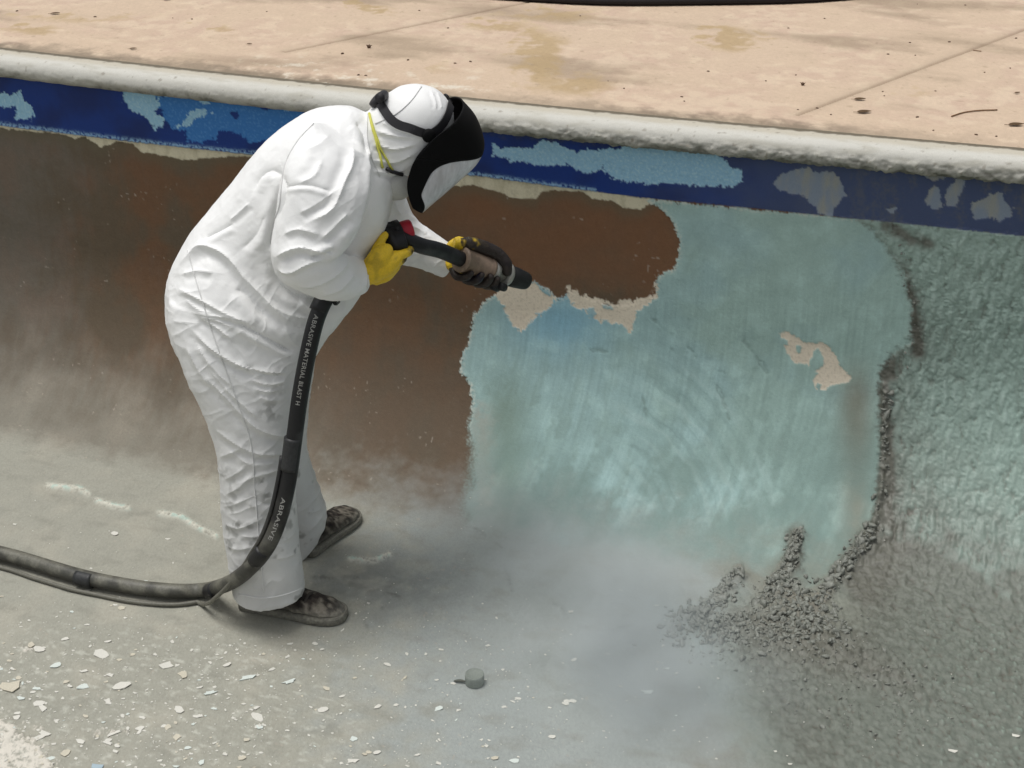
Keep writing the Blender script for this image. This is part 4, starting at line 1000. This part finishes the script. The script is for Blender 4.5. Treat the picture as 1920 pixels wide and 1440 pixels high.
shield = solid('face_shield', black, .004, mat_brow, person)
mv = bpy.data.materials.new('scratched_visor'); mv.use_nodes = True; t = mv.node_tree; b = t.nodes['Principled BSDF']
b.inputs['Base Color'].default_value = (.74, .76, .79, 1); b.inputs['Roughness'].default_value = .28; b.inputs['Specular IOR Level'].default_value = .6
tr = t.nodes.new('ShaderNodeBsdfTransparent'); mxs = t.nodes.new('ShaderNodeMixShader'); mxs.inputs[0].default_value = .62
vn = t.nodes.new('ShaderNodeTexNoise'); vn.inputs['Scale'].default_value = 60; vn.inputs['Detail'].default_value = 6; vg = t.nodes.new('ShaderNodeNewGeometry'); vm = t.nodes.new('ShaderNodeMapping'); vm.inputs['Scale'].default_value = (1, 1, .15); t.links.new(vg.outputs['Position'], vm.inputs[0]); t.links.new(vm.outputs[0], vn.inputs['Vector'])
vr = t.nodes.new('ShaderNodeMapRange'); vr.inputs[1].default_value = .35; vr.inputs[2].default_value = .65; vr.inputs[3].default_value = .5; vr.inputs[4].default_value = .8; t.links.new(vn.outputs['Fac'], vr.inputs[0]); t.links.new(vr.outputs[0], mxs.inputs[0])
t.links.new(tr.outputs[0], mxs.inputs[1]); t.links.new(b.outputs[0], mxs.inputs[2]); t.links.new(mxs.outputs[0], t.nodes['Material Output'].inputs[0])
solid('visor', clear, .0015, mv, shield)

def ribbon(pts, w, lift=.005, th=.003):
    """a flat strap lying on the suit along photo points, then carried round the hidden side by mirroring"""
    P, Nn = [], []
    for x, y in catmull(np.array(pts, float), 5):
        r_ = on_suit(x, y, lift)
        if r_ is None: continue
        P.append(r_[0]); Nn.append(r_[1])
    P = np.array(P); Nn = np.array(Nn)
    for _ in range(3):
        P[1:-1] = (P[:-2] + 2 * P[1:-1] + P[2:]) / 4; Nn[1:-1] = (Nn[:-2] + 2 * Nn[1:-1] + Nn[2:]) / 4
    T = np.gradient(P, axis=0); T /= np.linalg.norm(T, axis=1)[:, None]; Bn = np.cross(T, Nn); Bn /= np.linalg.norm(Bn, axis=1)[:, None]
    def strip(P, Nn, Bn):
        return rings_mesh([np.array([P[i] - Bn[i] * w, P[i] + Bn[i] * w, P[i] + Bn[i] * w + Nn[i] * th, P[i] - Bn[i] * w + Nn[i] * th]) for i in range(len(P))])
    mir = lambda A, o: A - 2 * ((A - o) @ PL)[:, None] * PL
    return joinm([strip(P, Nn, Bn), strip(mir(P, SP), mir(Nn, 0), mir(Bn, 0))])
mat_strap = principled('black_strap', lin(34, 33, 36), .6, grain=.15)
v, f = ribbon([(712, 190), (722, 207), (734, 224), (748, 234), (766, 240), (786, 246), (804, 252)], .0115); link('headband', new_mesh('headband', v, f, False), mat_strap, shield)
v, f = ribbon([(798, 254), (818, 243), (833, 224), (840, 206), (842, 196)], .012); link('crown_strap', new_mesh('crown_strap', v, f, False), mat_strap, shield)
k0, k1 = W(704, 196, 0), W(722, 178, 0)
k0, k1 = W(716, 196, 0), W(703, 184, 0)
link('ratchet_knob', new_mesh('ratchet_knob', *lathe(k0, k1, [(0, .022), (.3, .024), (.35, .020), (.5, .020), (.55, .023), (1, .022), (1.05, .012)], 18)), mat_strap, shield)
link('ratchet_case', new_mesh('ratchet_case', *tube(catmull([W(712, 184, .05), W(718, 180, .02), W(720, 178, -.02), W(718, 180, -.05)], 4), .013, 10)), mat_strap, shield)
pv = on_suit(802, 252, .004)
if pv: link('pivot', new_mesh('pivot', *lathe(pv[0], pv[0] + pv[1] * .016, [(0, .017), (.6, .018), (.9, .014), (1, .005)], 18)), mat_brow, shield)
mc = W(738, 334, .02); mdir = W(760, 372, .02) - mc; mdir /= np.linalg.norm(mdir)
v, f = lathe(mc - mdir * .02, mc + mdir * .062, [(0, .058), (.2, .060), (.45, .056), (.7, .044), (.85, .031), (.96, .016), (1, .004)], 28)
mask = link('dust_mask', new_mesh('dust_mask', v, f), principled('dust_mask_fabric', lin(196, 196, 192), .8, grain=.08, bump=.2), person)
mat_yel = principled('yellow_elastic', lin(206, 204, 90), .6)
for pts in ([(694, 214), (700, 246), (708, 280), (716, 316)], [(694, 214), (702, 246), (716, 284), (736, 318)]):
    P = [on_suit(x, y, .004) for x, y in catmull(np.array(pts, float), 4)]; P = np.array([r_[0] for r_ in P if r_ is not None])
    if len(P) > 3: link('mask_strap', new_mesh('mask_strap', *tube(P, .0032, 8)), mat_yel, mask)
P = [on_suit(x, y, .006) for x, y in ((722, 318), (732, 321), (742, 323), (754, 324))]; P = np.array([r_[0] for r_ in P if r_ is not None])
if len(P) > 2: link('strap_clip', new_mesh('strap_clip', *tube(P, .005, 8)), mat_strap, mask)
# ------------------------------------------------------------------ slurry clumps piled where the rough coat was knocked off (uncountable)
def ico(sub):
    import bmesh
    bm = bmesh.new(); bmesh.ops.create_icosphere(bm, subdivisions=sub, radius=1)
    v = np.array([p.co[:] for p in bm.verts]); f = np.array([[p.index for p in q_.verts] for q_ in bm.faces]); bm.free(); return v, f
IV, IF = ico(2)
TPL = []
for k in range(12):
    TPL.append(IV * np.array([1.2, .9, .7]) * (1 + .9 * fbm3(IV * 1.9 + k * 9, 300 + k, 3))[:, None])
def along(poly, n, spread):
    P = catmull(np.array(poly, float), 12); i = rng.random(n) * (len(P) - 1.01); k = i.astype(int); f_ = (i - k)[:, None]
    return P[k] * (1 - f_) + P[k + 1] * f_ + rng.normal(0, 1, (n, 2)) * spread
pts = np.vstack([
    along([(1494, 998), (1486, 1040), (1470, 1072), (1446, 1106), (1432, 1140)], 260, (7, 7)), along([(1384, 1076), (1362, 1104), (1336, 1136), (1300, 1158), (1262, 1168)], 260, (9, 9)),
    along([(1632, 996), (1606, 1034), (1580, 1062), (1552, 1104), (1530, 1130)], 240, (9, 9)), along([(1664, 730), (1662, 780), (1660, 850), (1654, 930), (1640, 985)], 60, (7, 12)),
    along([(1290, 1170), (1350, 1186), (1420, 1180), (1500, 1176), (1570, 1200)], 900, (34, 20)), along([(1440, 1130), (1470, 1110), (1500, 1130), (1530, 1150)], 260, (18, 20)),
    along([(1330, 1220), (1420, 1215), (1520, 1230), (1640, 1270), (1720, 1290)], 420, (50, 24)), along([(1690, 470), (1712, 540), (1720, 620), (1690, 700)], 60, (8, 12)),
    along([(1500, 1290), (1640, 1330), (1780, 1350)], 200, (90, 30))])
vs, fs, o = [], [], 0
ccs = []
for n_, (x, y) in enumerate(pts):
    r_ = on_shell(x, y)
    if r_ is None: continue
    p, nn_, q_ = r_
    sz = min(.0022 + rng.exponential(.0030), .013) * (1 if n_ < 1980 else .5)
    A = np.linalg.qr(rng.normal(size=(3, 3)))[0]
    t_ = (TPL[rng.integers(12)] * np.array([1, rng.uniform(.7, 1.1), rng.uniform(.55, .9)])) @ A
    vs.append(p + nn_ * sz * .05 + t_ * sz); fs.append(IF + o); o += len(IV)
    g_ = rng.uniform(.85, 1.12); ccs.append(np.tile(lin(126, 128, 120) * g_, (len(IV), 1)))
sme = new_mesh('slurry_clumps', np.vstack(vs), np.vstack(fs), False); set_col(sme, np.vstack(ccs))
mat_slurry = principled('wet_slurry', attr='albedo', rough=.5, grain=.2, grain_scale=220, bump=.5, bump_scale=300)
link('slurry_clumps', sme, mat_slurry, kind='stuff')

# ------------------------------------------------------------------ paint chips lying on the pool floor
mat_chip = [principled('white_paint_chip', lin(206, 204, 194), .75, grain=.08), principled('pale_green_paint_chip', lin(204, 211, 204), .6, grain=.08), principled('cream_paint_chip', lin(194, 188, 170), .65, grain=.1), principled('pale_blue_paint_chip', lin(158, 176, 184), .6, grain=.08)]
CHIP_LABEL = ['white chip of paint lying flat on the grey pool floor', 'pale green chip of paint lying flat on the grey pool floor', 'cream chip of plaster lying flat on the grey pool floor', 'pale blue chip of paint lying flat on the grey pool floor']
def chip_shape(n=None):
    n = n or int(rng.integers(6, 11)); a = np.sort(rng.random(n) * .7 + np.arange(n)) / n * 2 * math.pi
    r_ = rng.uniform(.42, 1.1, n); return np.stack([np.cos(a) * r_, np.sin(a) * r_], -1)
def chip_mesh(sh, sx, sy, curl, TH=.09):
    n = len(sh); p = sh * np.array([sx, sy]); z = curl * ((p[:, 0] / sx) ** 2)
    top = np.stack([p[:, 0], p[:, 1], z + TH], -1); bot = np.stack([p[:, 0] * .98, p[:, 1] * .98, z], -1)
    c = np.array([[0, 0, TH * 1.05]])
    V_ = np.vstack([top, bot, c]); F_ = [(i, (i + 1) % n, 2 * n) for i in range(n)] + [(i + n, (i + 1) % n + n, (i + 1) % n, i) for i in range(n)]
    return V_, F_
LANDMARKS = [((890, 1275), 130, 'near the small grey cap'), ((560, 1165), 150, "near the worker's front shoe"), ((40, 1410), 130, 'by the white powder heap'), ((160, 1085), 110, 'beside the left stretch of hose'), ((330, 1105), 110, 'below the bend of the hose'), ((1150, 1250), 200, 'under the drifting mist'), ((1700, 1350), 330, 'in the brown slurry at lower right'), ((700, 1420), 150, 'at the bottom edge near the middle'), ((420, 1330), 150, 'halfway between hose and bottom edge'), ((150, 1270), 150, 'on the left floor below the hose'), ((300, 1420), 140, 'at the bottom edge beyond the powder heap'), ((620, 1290), 130, 'on the open floor below the front shoe')]
def chip_label(x, y, wpx, k):
    c_ = ['white', 'pale green', 'cream', 'pale blue'][k]; sz = 'large' if wpx >= 26 else 'middling' if wpx >= 15 else 'small' if wpx >= 9.5 else 'tiny'
    d, wh_ = min((math.hypot(x - a, (y - b) * 1.3) / r_, t_) for (a, b), r_, t_ in LANDMARKS)
    return f'{sz} {c_} paint chip {wh_}'
CM = [[None] * 10 for _ in range(4)]
for c_ in range(4):
    for k in range(10):
        CM[c_][k] = new_mesh('paint_chip', *chip_mesh(chip_shape(), 1.0, rng.uniform(.45, .8), rng.uniform(-.0, .10)), smooth=False); CM[c_][k].materials.append(mat_chip[c_])
def place_chip(x, y, wpx, kind_, label=None, shape=None, rot=None):
    r_ = on_shell(x, y)
    if r_ is None: return
    p = r_[0]; sc = wpx / 2 / (FPX / ((p - CAM) @ cF))
    o_ = bpy.data.objects.new('paint_chip', CM[kind_][int(rng.integers(10))]); COL.objects.link(o_)
    o_.location = (p[0], p[1], p[2] + .0008)
    o_.rotation_euler = (rng.normal(0, .06), rng.normal(0, .06), YAW + (rng.normal(0, .5) if rot is None else rot) + (math.pi if rng.random() < .5 else 0))
    o_.scale = (sc, sc * rng.uniform(.75, 1.15), sc)
    o_['category'] = 'paint chip'; o_['label'] = chip_label(x, y, wpx, kind_); o_['group'] = 'paint chips on the pool floor'
BIG = [(158, 1256, 22, 0), (195, 1226, 36, 0), (155, 1285, 36, 1), (225, 1287, 40, 0), (202, 1313, 28, 0), (462, 1269, 38, 1), (538, 1230, 19, 0), (540, 1278, 32, 1), (332, 1329, 30, 0), (482, 1344, 36, 0), (72, 1318, 26, 0), (36, 1311, 24, 1), (310, 1249, 38, 0), (340, 1267, 30, 2),
       (422, 1247, 22, 0), (262, 1365, 20, 0), (264, 1345, 20, 0), (315, 1363, 22, 2), (258, 1374, 18, 0), (660, 1427, 34, 0), (820, 1328, 28, 1), (725, 1247, 18, 0), (662, 1385, 24, 1), (708, 1409, 20, 0), (780, 1412, 18, 0), (965, 1426, 28, 1), (970, 1308, 16, 0), (423, 1415, 18, 0),
       (350, 1400, 20, 1), (402, 1394, 16, 0), (180, 1437, 36, 3), (590, 1207, 15, 0), (602, 1216, 14, 0), (542, 1207, 14, 0), (200, 1201, 18, 0), (1072, 1238, 16, 0), (1072, 1312, 17, 0), (960, 1315, 14, 0), (1480, 1432, 14, 0), (1786, 1408, 22, 0), (1902, 1380, 24, 0), (1060, 1312, 16, 0),
       (400, 1328, 18, 1), (415, 1233, 12, 0), (320, 1202, 16, 0), (640, 1180, 12, 0), (850, 1282, 13, 0), (690, 1130, 11, 0), (818, 1275, 12, 0), (740, 1322, 12, 0), (270, 1090, 17, 1), (160, 1104, 20, 0), (215, 1003, 20, 0), (24, 980, 12, 0), (314, 1008, 12, 0), (0, 1118, 18, 2),
       (130, 1284, 20, 0), (20, 1287, 50, 2), (75, 1216, 30, 0), (57, 1208, 22, 2), (60, 1298, 14, 0), (105, 1298, 12, 0), (95, 1420, 24, 1), (150, 1390, 30, 0), (215, 1372, 34, 0), (80, 1372, 30, 0), (330, 1380, 26, 2), (455, 1420, 26, 2), (470, 1330, 14, 0), (505, 1255, 22, 0)]
for x, y, w_, k in BIG:
    place_chip(x, y, w_ * .95, k)
placed = len(BIG); blocked = [(440, 660, 1110, 1190), (290, 460, 1080, 1135)]
while placed < 298:
    x, y = rng.uniform(-20, 1300), rng.uniform(1130, 1440)
    w = (1.0 if x < 480 else .62 if x < 760 else .34 if x < 1000 else .12) * (.25 + .75 * sm(1150, 1330, y)) * (1.0 if y > 1200 or x < 300 else .35)
    if rng.random() > w or any(a < x < b and c < y < d for a, b, c, d in blocked): continue
    wp = 6.5 + rng.exponential(5.0)
    place_chip(x, y, min(wp, 30), int(rng.choice([0, 0, 0, 0, 1, 2, 2])), rot=rng.normal(0, .6)); placed += 1
# the specks too small to pick apart
V_, F_, o = [], [], 0
for _ in range(4200):
    x, y = rng.uniform(-40, 1800), rng.uniform(930, 1440)
    w = (1.0 if x < 520 else .55 if x < 1000 else .12 if x < 1350 else .05) * (.10 + .9 * sm(1060, 1260, y))
    if rng.random() > w or any(a < x < b and c < y < d for a, b, c, d in blocked): continue
    r_ = on_shell(x, y)
    if r_ is None: continue
    sc = rng.uniform(.0014, .0036) + (rng.random() < .2) * rng.uniform(0, .005); sh = chip_shape(6); v, f = chip_mesh(sh, sc, sc * rng.uniform(.5, .9), .0, .0009)
    a = rng.uniform(0, 6.3); R_ = np.array([[math.cos(a), -math.sin(a), 0], [math.sin(a), math.cos(a), 0], [0, 0, 1]])
    V_.append(v @ R_.T + r_[0] + np.array([0, 0, .0004])); F_ += [tuple(i + o for i in q_) for q_ in f]; o += len(v)
link('paint_specks', new_mesh('paint_specks', np.vstack(V_), F_, False), mat_chip[0], kind='stuff')

# ------------------------------------------------------------------ a short grey cap standing on the floor, with a splinter beside it
cb = on_floor(890, 1281); R_ = .026
cap = link('pipe_cap', new_mesh('pipe_cap', *lathe(cb + [0, 0, .001], cb + [0, 0, .033], [(0, R_ * .96), (.05, R_), (.8, R_), (.97, R_ * .97), (1.0, R_ * .90), (.94, R_ * .84), (.93, .002)], 28)), principled('dusty_grey_plastic', lin(124, 130, 122), .7, grain=.15, bump=.2), label='small grey cylindrical cap standing on the pool floor', category='pipe cap')
a, b = on_floor(851, 1277, .004), on_floor(876, 1279, .006)
link('splinter', new_mesh('splinter', *tube(catmull([a, (a + b) / 2 + [0, 0, .003], b], 4), [.0015, .003, .004, .004, .0045, .004, .003, .002, .001], 7)), principled('dark_wood', lin(78, 80, 70), .8), label='dark splinter lying beside the small grey cap', category='splinter')

# ------------------------------------------------------------------ litter on the deck
mat_leaf = principled('dry_leaf', lin(84, 62, 34), .7, grain=.3, grain_scale=200); mat_bit = principled('dark_bit', lin(92, 72, 56), .8, grain=.3); mat_twig = principled('twig_bark', lin(122, 94, 66), .8, grain=.3)
def leaf(x, y, wpx, rot, label):
    p = on_floor(x, y, DZ); sc = wpx / 2 / (FPX / ((p - CAM) @ cF)); t = np.linspace(0, 1, 9); V_, F_ = [], []
    for i, q_ in enumerate(t):
        w = .42 * math.sin(math.pi * q_ ** .8) ** .8 + .02; xx = (q_ * 2 - 1)
        V_ += [(xx, -w, .22 * w + .10 * q_ * q_), (xx, 0, .02 + .08 * q_ * q_), (xx, w, .30 * w + .10 * q_ * q_)]
    for i in range(8):
        for j in range(2):
            a = i * 3 + j; F_.append((a, a + 1, a + 4, a + 3))
    me = new_mesh('dead_leaf', np.array(V_) * sc, F_); o_ = link('dead_leaf', me, mat_leaf, label=label, category='leaf')
    v, f = tube(catmull(np.array([(-1.5, 0, .06), (-1.2, .03, .05), (-.9, 0, .03)]) * sc, 3), .035 * sc, 5); link('leaf_stalk', new_mesh('leaf_stalk', v, f), mat_leaf, o_)
    m = o_.modifiers.new('t', 'SOLIDIFY'); m.thickness = .0012
    o_.location = (p[0], p[1], p[2] + .003); o_.rotation_euler = (0, 0, YAW + rot)
leaf(1620, 212, 28, .1, 'dry brown leaf on the deck just beyond the coping, near the right joint'); leaf(1905, 236, 30, .05, 'dry brown leaf on the deck at the right edge of the photo')
leaf(1612, 188, 22, .05, 'flat tan leaf on the deck behind the dry brown leaf'); leaf(468, 84, 10, .1, 'small dark leaf scrap on the deck above the dark blue band'); leaf(250, 93, 14, .1, 'small brown leaf scrap caught along the coping edge')
leaf(104, 27, 18, .1, 'small dark leaf scrap far out on the deck, leftmost of all'); leaf(313, 1, 14, .1, 'brown leaf scrap at the far left of the deck near the top edge'); leaf(1907, 176, 12, .3, 'curled dark leaf scrap on the deck near the right edge, below the joint')
def twig(pts, label, r_=.002):
    P = catmull(np.array([on_floor(x, y, DZ + .003) for x, y in pts]), 5)
    link('twig', new_mesh('twig', *tube(P, r_, 6)), mat_twig, label=label, category='twig')
twig([(1784, 218), (1806, 211), (1836, 207), (1870, 206)], 'thin curved twig lying on the deck between the two leaves at right'); twig([(1824, 94), (1832, 95), (1840, 96)], 'tiny twig on the deck just below the right joint', .0016)
def seed_case(x, y, spx, label):
    p = on_floor(x, y, DZ); sc = spx / 2 / (FPX / ((p - CAM) @ cF)); parts = [(IV * (1 + .3 * fbm3(IV * 1.5 + x, 8, 2))[:, None] * np.array([.7, .7, .75]) * sc, [tuple(q_) for q_ in IF])]
    for k in range(5):
        a = k * 1.256 + .4; d = np.array([math.cos(a), math.sin(a), .45]); parts.append(tube(np.array([d * .5, d * .9 + [0, 0, .1], d * 1.25 + [0, 0, .05]]) * sc, [.22 * sc, .16 * sc, .05 * sc], 6))
    link('seed_case', new_mesh('seed_case', *joinm([(np.asarray(v) + p + [0, 0, .5 * sc], f) for v, f in parts])), mat_bit, label=label, category='seed case')
seed_case(1505, 160, 9, 'dark star-shaped seed case on the deck left of the right joint'); seed_case(692, 90, 10, 'dark upright seed case on the deck above the worker')
bm_v, bm_f = IV * (1 + .35 * fbm3(IV * 1.5, 9, 2))[:, None], [tuple(q_) for q_ in IF]
bit_me = new_mesh('crumb', bm_v, bm_f); bit_me.materials.append(mat_bit)
BITS = [(32, 21, 5), (1478, 53, 4), (1546, 35, 4), (1706, 80, 4), (1780, 79, 5), (1905, 72, 5), (1328, 134, 5), (1492, 141, 4), (1436, 152, 4), (1665, 102, 5), (1716, 104, 4), (1846, 136, 4), (1754, 171, 4), (1655, 172, 4), (1658, 180, 4), (1496, 206, 4), (1532, 203, 5), (1558, 215, 4), (840, 53, 5), (853, 119, 5), (882, 116, 6),
        (765, 113, 6), (642, 101, 7), (672, 141, 6), (686, 142, 5), (786, 20, 4), (1140, 152, 3), (1278, 182, 5), (1283, 190, 4), (1170, 166, 4), (360, 36, 4), (324, 34, 3), (178, 32, 5), (500, 22, 3), (1088, 30, 3), (1720, 8, 3), (1810, 10, 4), (1750, 245, 5), (1830, 253, 6), (1868, 256, 5), (1720, 220, 6), (1894, 128, 4)]
for x, y, w_ in BITS:
    p = on_floor(x, y, DZ); sc = w_ * .4 / (FPX / ((p - CAM) @ cF)); o_ = bpy.data.objects.new('crumb', bit_me); COL.objects.link(o_)
    o_.location = (p[0], p[1], DZ + sc * .3); o_.scale = (sc * 1.4, sc, sc * .6); o_.rotation_euler = (0, 0, rng.uniform(0, 6))
    o_['category'] = 'crumb'; o_['label'] = 'dark crumb on the deck ' + ('by the right joint, far from the coping' if x > 1600 and y < 90 else 'by the right joint, nearer the coping' if x > 1600 and y < 190 else 'near the dry leaf at right' if x > 1550 else 'around the star-shaped seed case' if x > 1400 else 'at the far side, right of middle' if x > 1100 and y < 140 else 'along the coping right of the worker' if x > 1100 else 'above the worker near the upright seed case' if x > 600 else 'far out on the left deck'); o_['group'] = 'crumbs of dirt on the deck'

# alike pieces that would share a label are told apart by their order from the left
ORD = ['second', 'third', 'fourth', 'fifth', 'sixth', 'seventh', 'eighth', 'ninth', 'tenth', 'eleventh', 'twelfth', 'thirteenth', 'fourteenth', 'fifteenth', 'sixteenth', 'seventeenth', 'eighteenth', 'nineteenth', 'twentieth']
same = {}
for o_ in COL.objects:
    if o_.get('group') in ('paint chips on the pool floor', 'crumbs of dirt on the deck'): same.setdefault(o_['label'], []).append(o_)
for lb, os_ in same.items():
    if len(os_) < 2: continue
    os_ = list(os_)
    os_.sort(key=lambda q_: proj(np.array(q_.location))[0]); n = len(os_)
    for i, o_ in enumerate(os_):
        w_ = ('left one' if i == 0 else 'right one') if n == 2 else 'leftmost' if i == 0 else 'rightmost' if i == n - 1 else 'middle one' if n == 3 else ORD[min(i - 1, 18)] + ' from left'
        o_['label'] = lb + ', ' + w_

# the dark cover at the far side of the deck (only its curved edge shows)
pa, pb, pc_ = on_floor(905, 0, DZ), on_floor(1262, 10, DZ), on_floor(1592, 0, DZ)
A_ = np.array([[2 * (pb - pa)[0], 2 * (pb - pa)[1]], [2 * (pc_ - pa)[0], 2 * (pc_ - pa)[1]]]); ctr = np.linalg.solve(A_, [pb[:2] @ pb[:2] - pa[:2] @ pa[:2], pc_[:2] @ pc_[:2] - pa[:2] @ pa[:2]]); rad = np.linalg.norm(pb[:2] - ctr)
a = np.linspace(0, 2 * math.pi, 160, endpoint=False); rings = []
for rr, z in ((1.0, .001), (1.004, .012), (1.0, .03), (.985, .040), (.95, .043), (.7, .05), (.3, .06), (.02, .062)):
    w = 1 + .004 * np.sin(a * 9) + .003 * np.sin(a * 23 + 1)
    rings.append(np.stack([ctr[0] + np.cos(a) * rad * rr * w, ctr[1] + np.sin(a) * rad * rr * w, DZ + z + .006 * np.sin(a * 17) * (1 - rr) + 0 * a], -1))
link('dark_cover', new_mesh('dark_cover', *rings_mesh(rings)), principled('black_cover', lin(24, 18, 18), .7, grain=.3, grain_scale=30), label='dark round cover lying on the deck, only its curved rim showing at the top edge', category='cover')

# ------------------------------------------------------------------ drifting blasting mist low over the floor
def mist():
    lo, hi = np.array([-2.0, -2.0, .012]), np.array([.75, -.12, .62])
    v = [(x, y, z) for x in (lo[0], hi[0]) for y in (lo[1], hi[1]) for z in (lo[2], hi[2])]
    f = [(0, 1, 3, 2), (4, 6, 7, 5), (0, 4, 5, 1), (2, 3, 7, 6), (0, 2, 6, 4), (1, 5, 7, 3)]
    m = bpy.data.materials.new('mist'); m.use_nodes = True; t = m.node_tree
    t.nodes.remove(t.nodes['Principled BSDF'])
    pvn = t.nodes.new('ShaderNodeVolumePrincipled'); pvn.inputs['Color'].default_value = (.87, .93, .945, 1); pvn.inputs['Anisotropy'].default_value = .1
    t.links.new(pvn.outputs[0], t.nodes['Material Output'].inputs['Volume'])
    geo = t.nodes.new('ShaderNodeNewGeometry'); tot = None
    for x, y, z, rx, ry, rz, amp in MIST:
        c = on_floor(x, y); sb = t.nodes.new('ShaderNodeVectorMath'); sb.operation = 'SUBTRACT'; sb.inputs[1].default_value = (c[0], c[1], z); t.links.new(geo.outputs['Position'], sb.inputs[0])
        dv = t.nodes.new('ShaderNodeVectorMath'); dv.operation = 'DIVIDE'; dv.inputs[1].default_value = (rx, ry, rz); t.links.new(sb.outputs[0], dv.inputs[0])
        ln = t.nodes.new('ShaderNodeVectorMath'); ln.operation = 'LENGTH'; t.links.new(dv.outputs[0], ln.inputs[0])
        mr = t.nodes.new('ShaderNodeMapRange'); mr.interpolation_type = 'SMOOTHERSTEP'; mr.inputs[1].default_value = 1; mr.inputs[2].default_value = 0; mr.inputs[3].default_value = 0; mr.inputs[4].default_value = amp
        t.links.new(ln.outputs['Value'], mr.inputs[0])
        if tot is None: tot = mr.outputs[0]
        else:
            ad = t.nodes.new('ShaderNodeMath'); ad.operation = 'ADD'; t.links.new(tot, ad.inputs[0]); t.links.new(mr.outputs[0], ad.inputs[1]); tot = ad.outputs[0]
    nz_ = t.nodes.new('ShaderNodeTexNoise'); nz_.inputs['Scale'].default_value = 3.6; nz_.inputs['Detail'].default_value = 3; nz_.inputs['Distortion'].default_value = .6; t.links.new(geo.outputs['Position'], nz_.inputs['Vector'])
    mr = t.nodes.new('ShaderNodeMapRange'); mr.inputs[1].default_value = .36; mr.inputs[2].default_value = .68; mr.inputs[3].default_value = .15; mr.inputs[4].default_value = 1.7; t.links.new(nz_.outputs['Fac'], mr.inputs[0])
    mu = t.nodes.new('ShaderNodeMath'); mu.operation = 'MULTIPLY'; t.links.new(tot, mu.inputs[0]); t.links.new(mr.outputs[0], mu.inputs[1]); t.links.new(mu.outputs[0], pvn.inputs['Density'])
    link('blasting_mist', new_mesh('blasting_mist', v, f, False), m, kind='stuff')
MIST = [(1120, 1180, .10, .55, .42, .30, 3.2), (1235, 1325, .06, .52, .38, .26, 4.2), (940, 1060, .10, .55, .36, .26, .8), (1000, 1330, .05, .7, .4, .2, .6)]
mist()
S.cycles.volume_step_rate = 1.0
S.cycles.volume_max_steps = 128
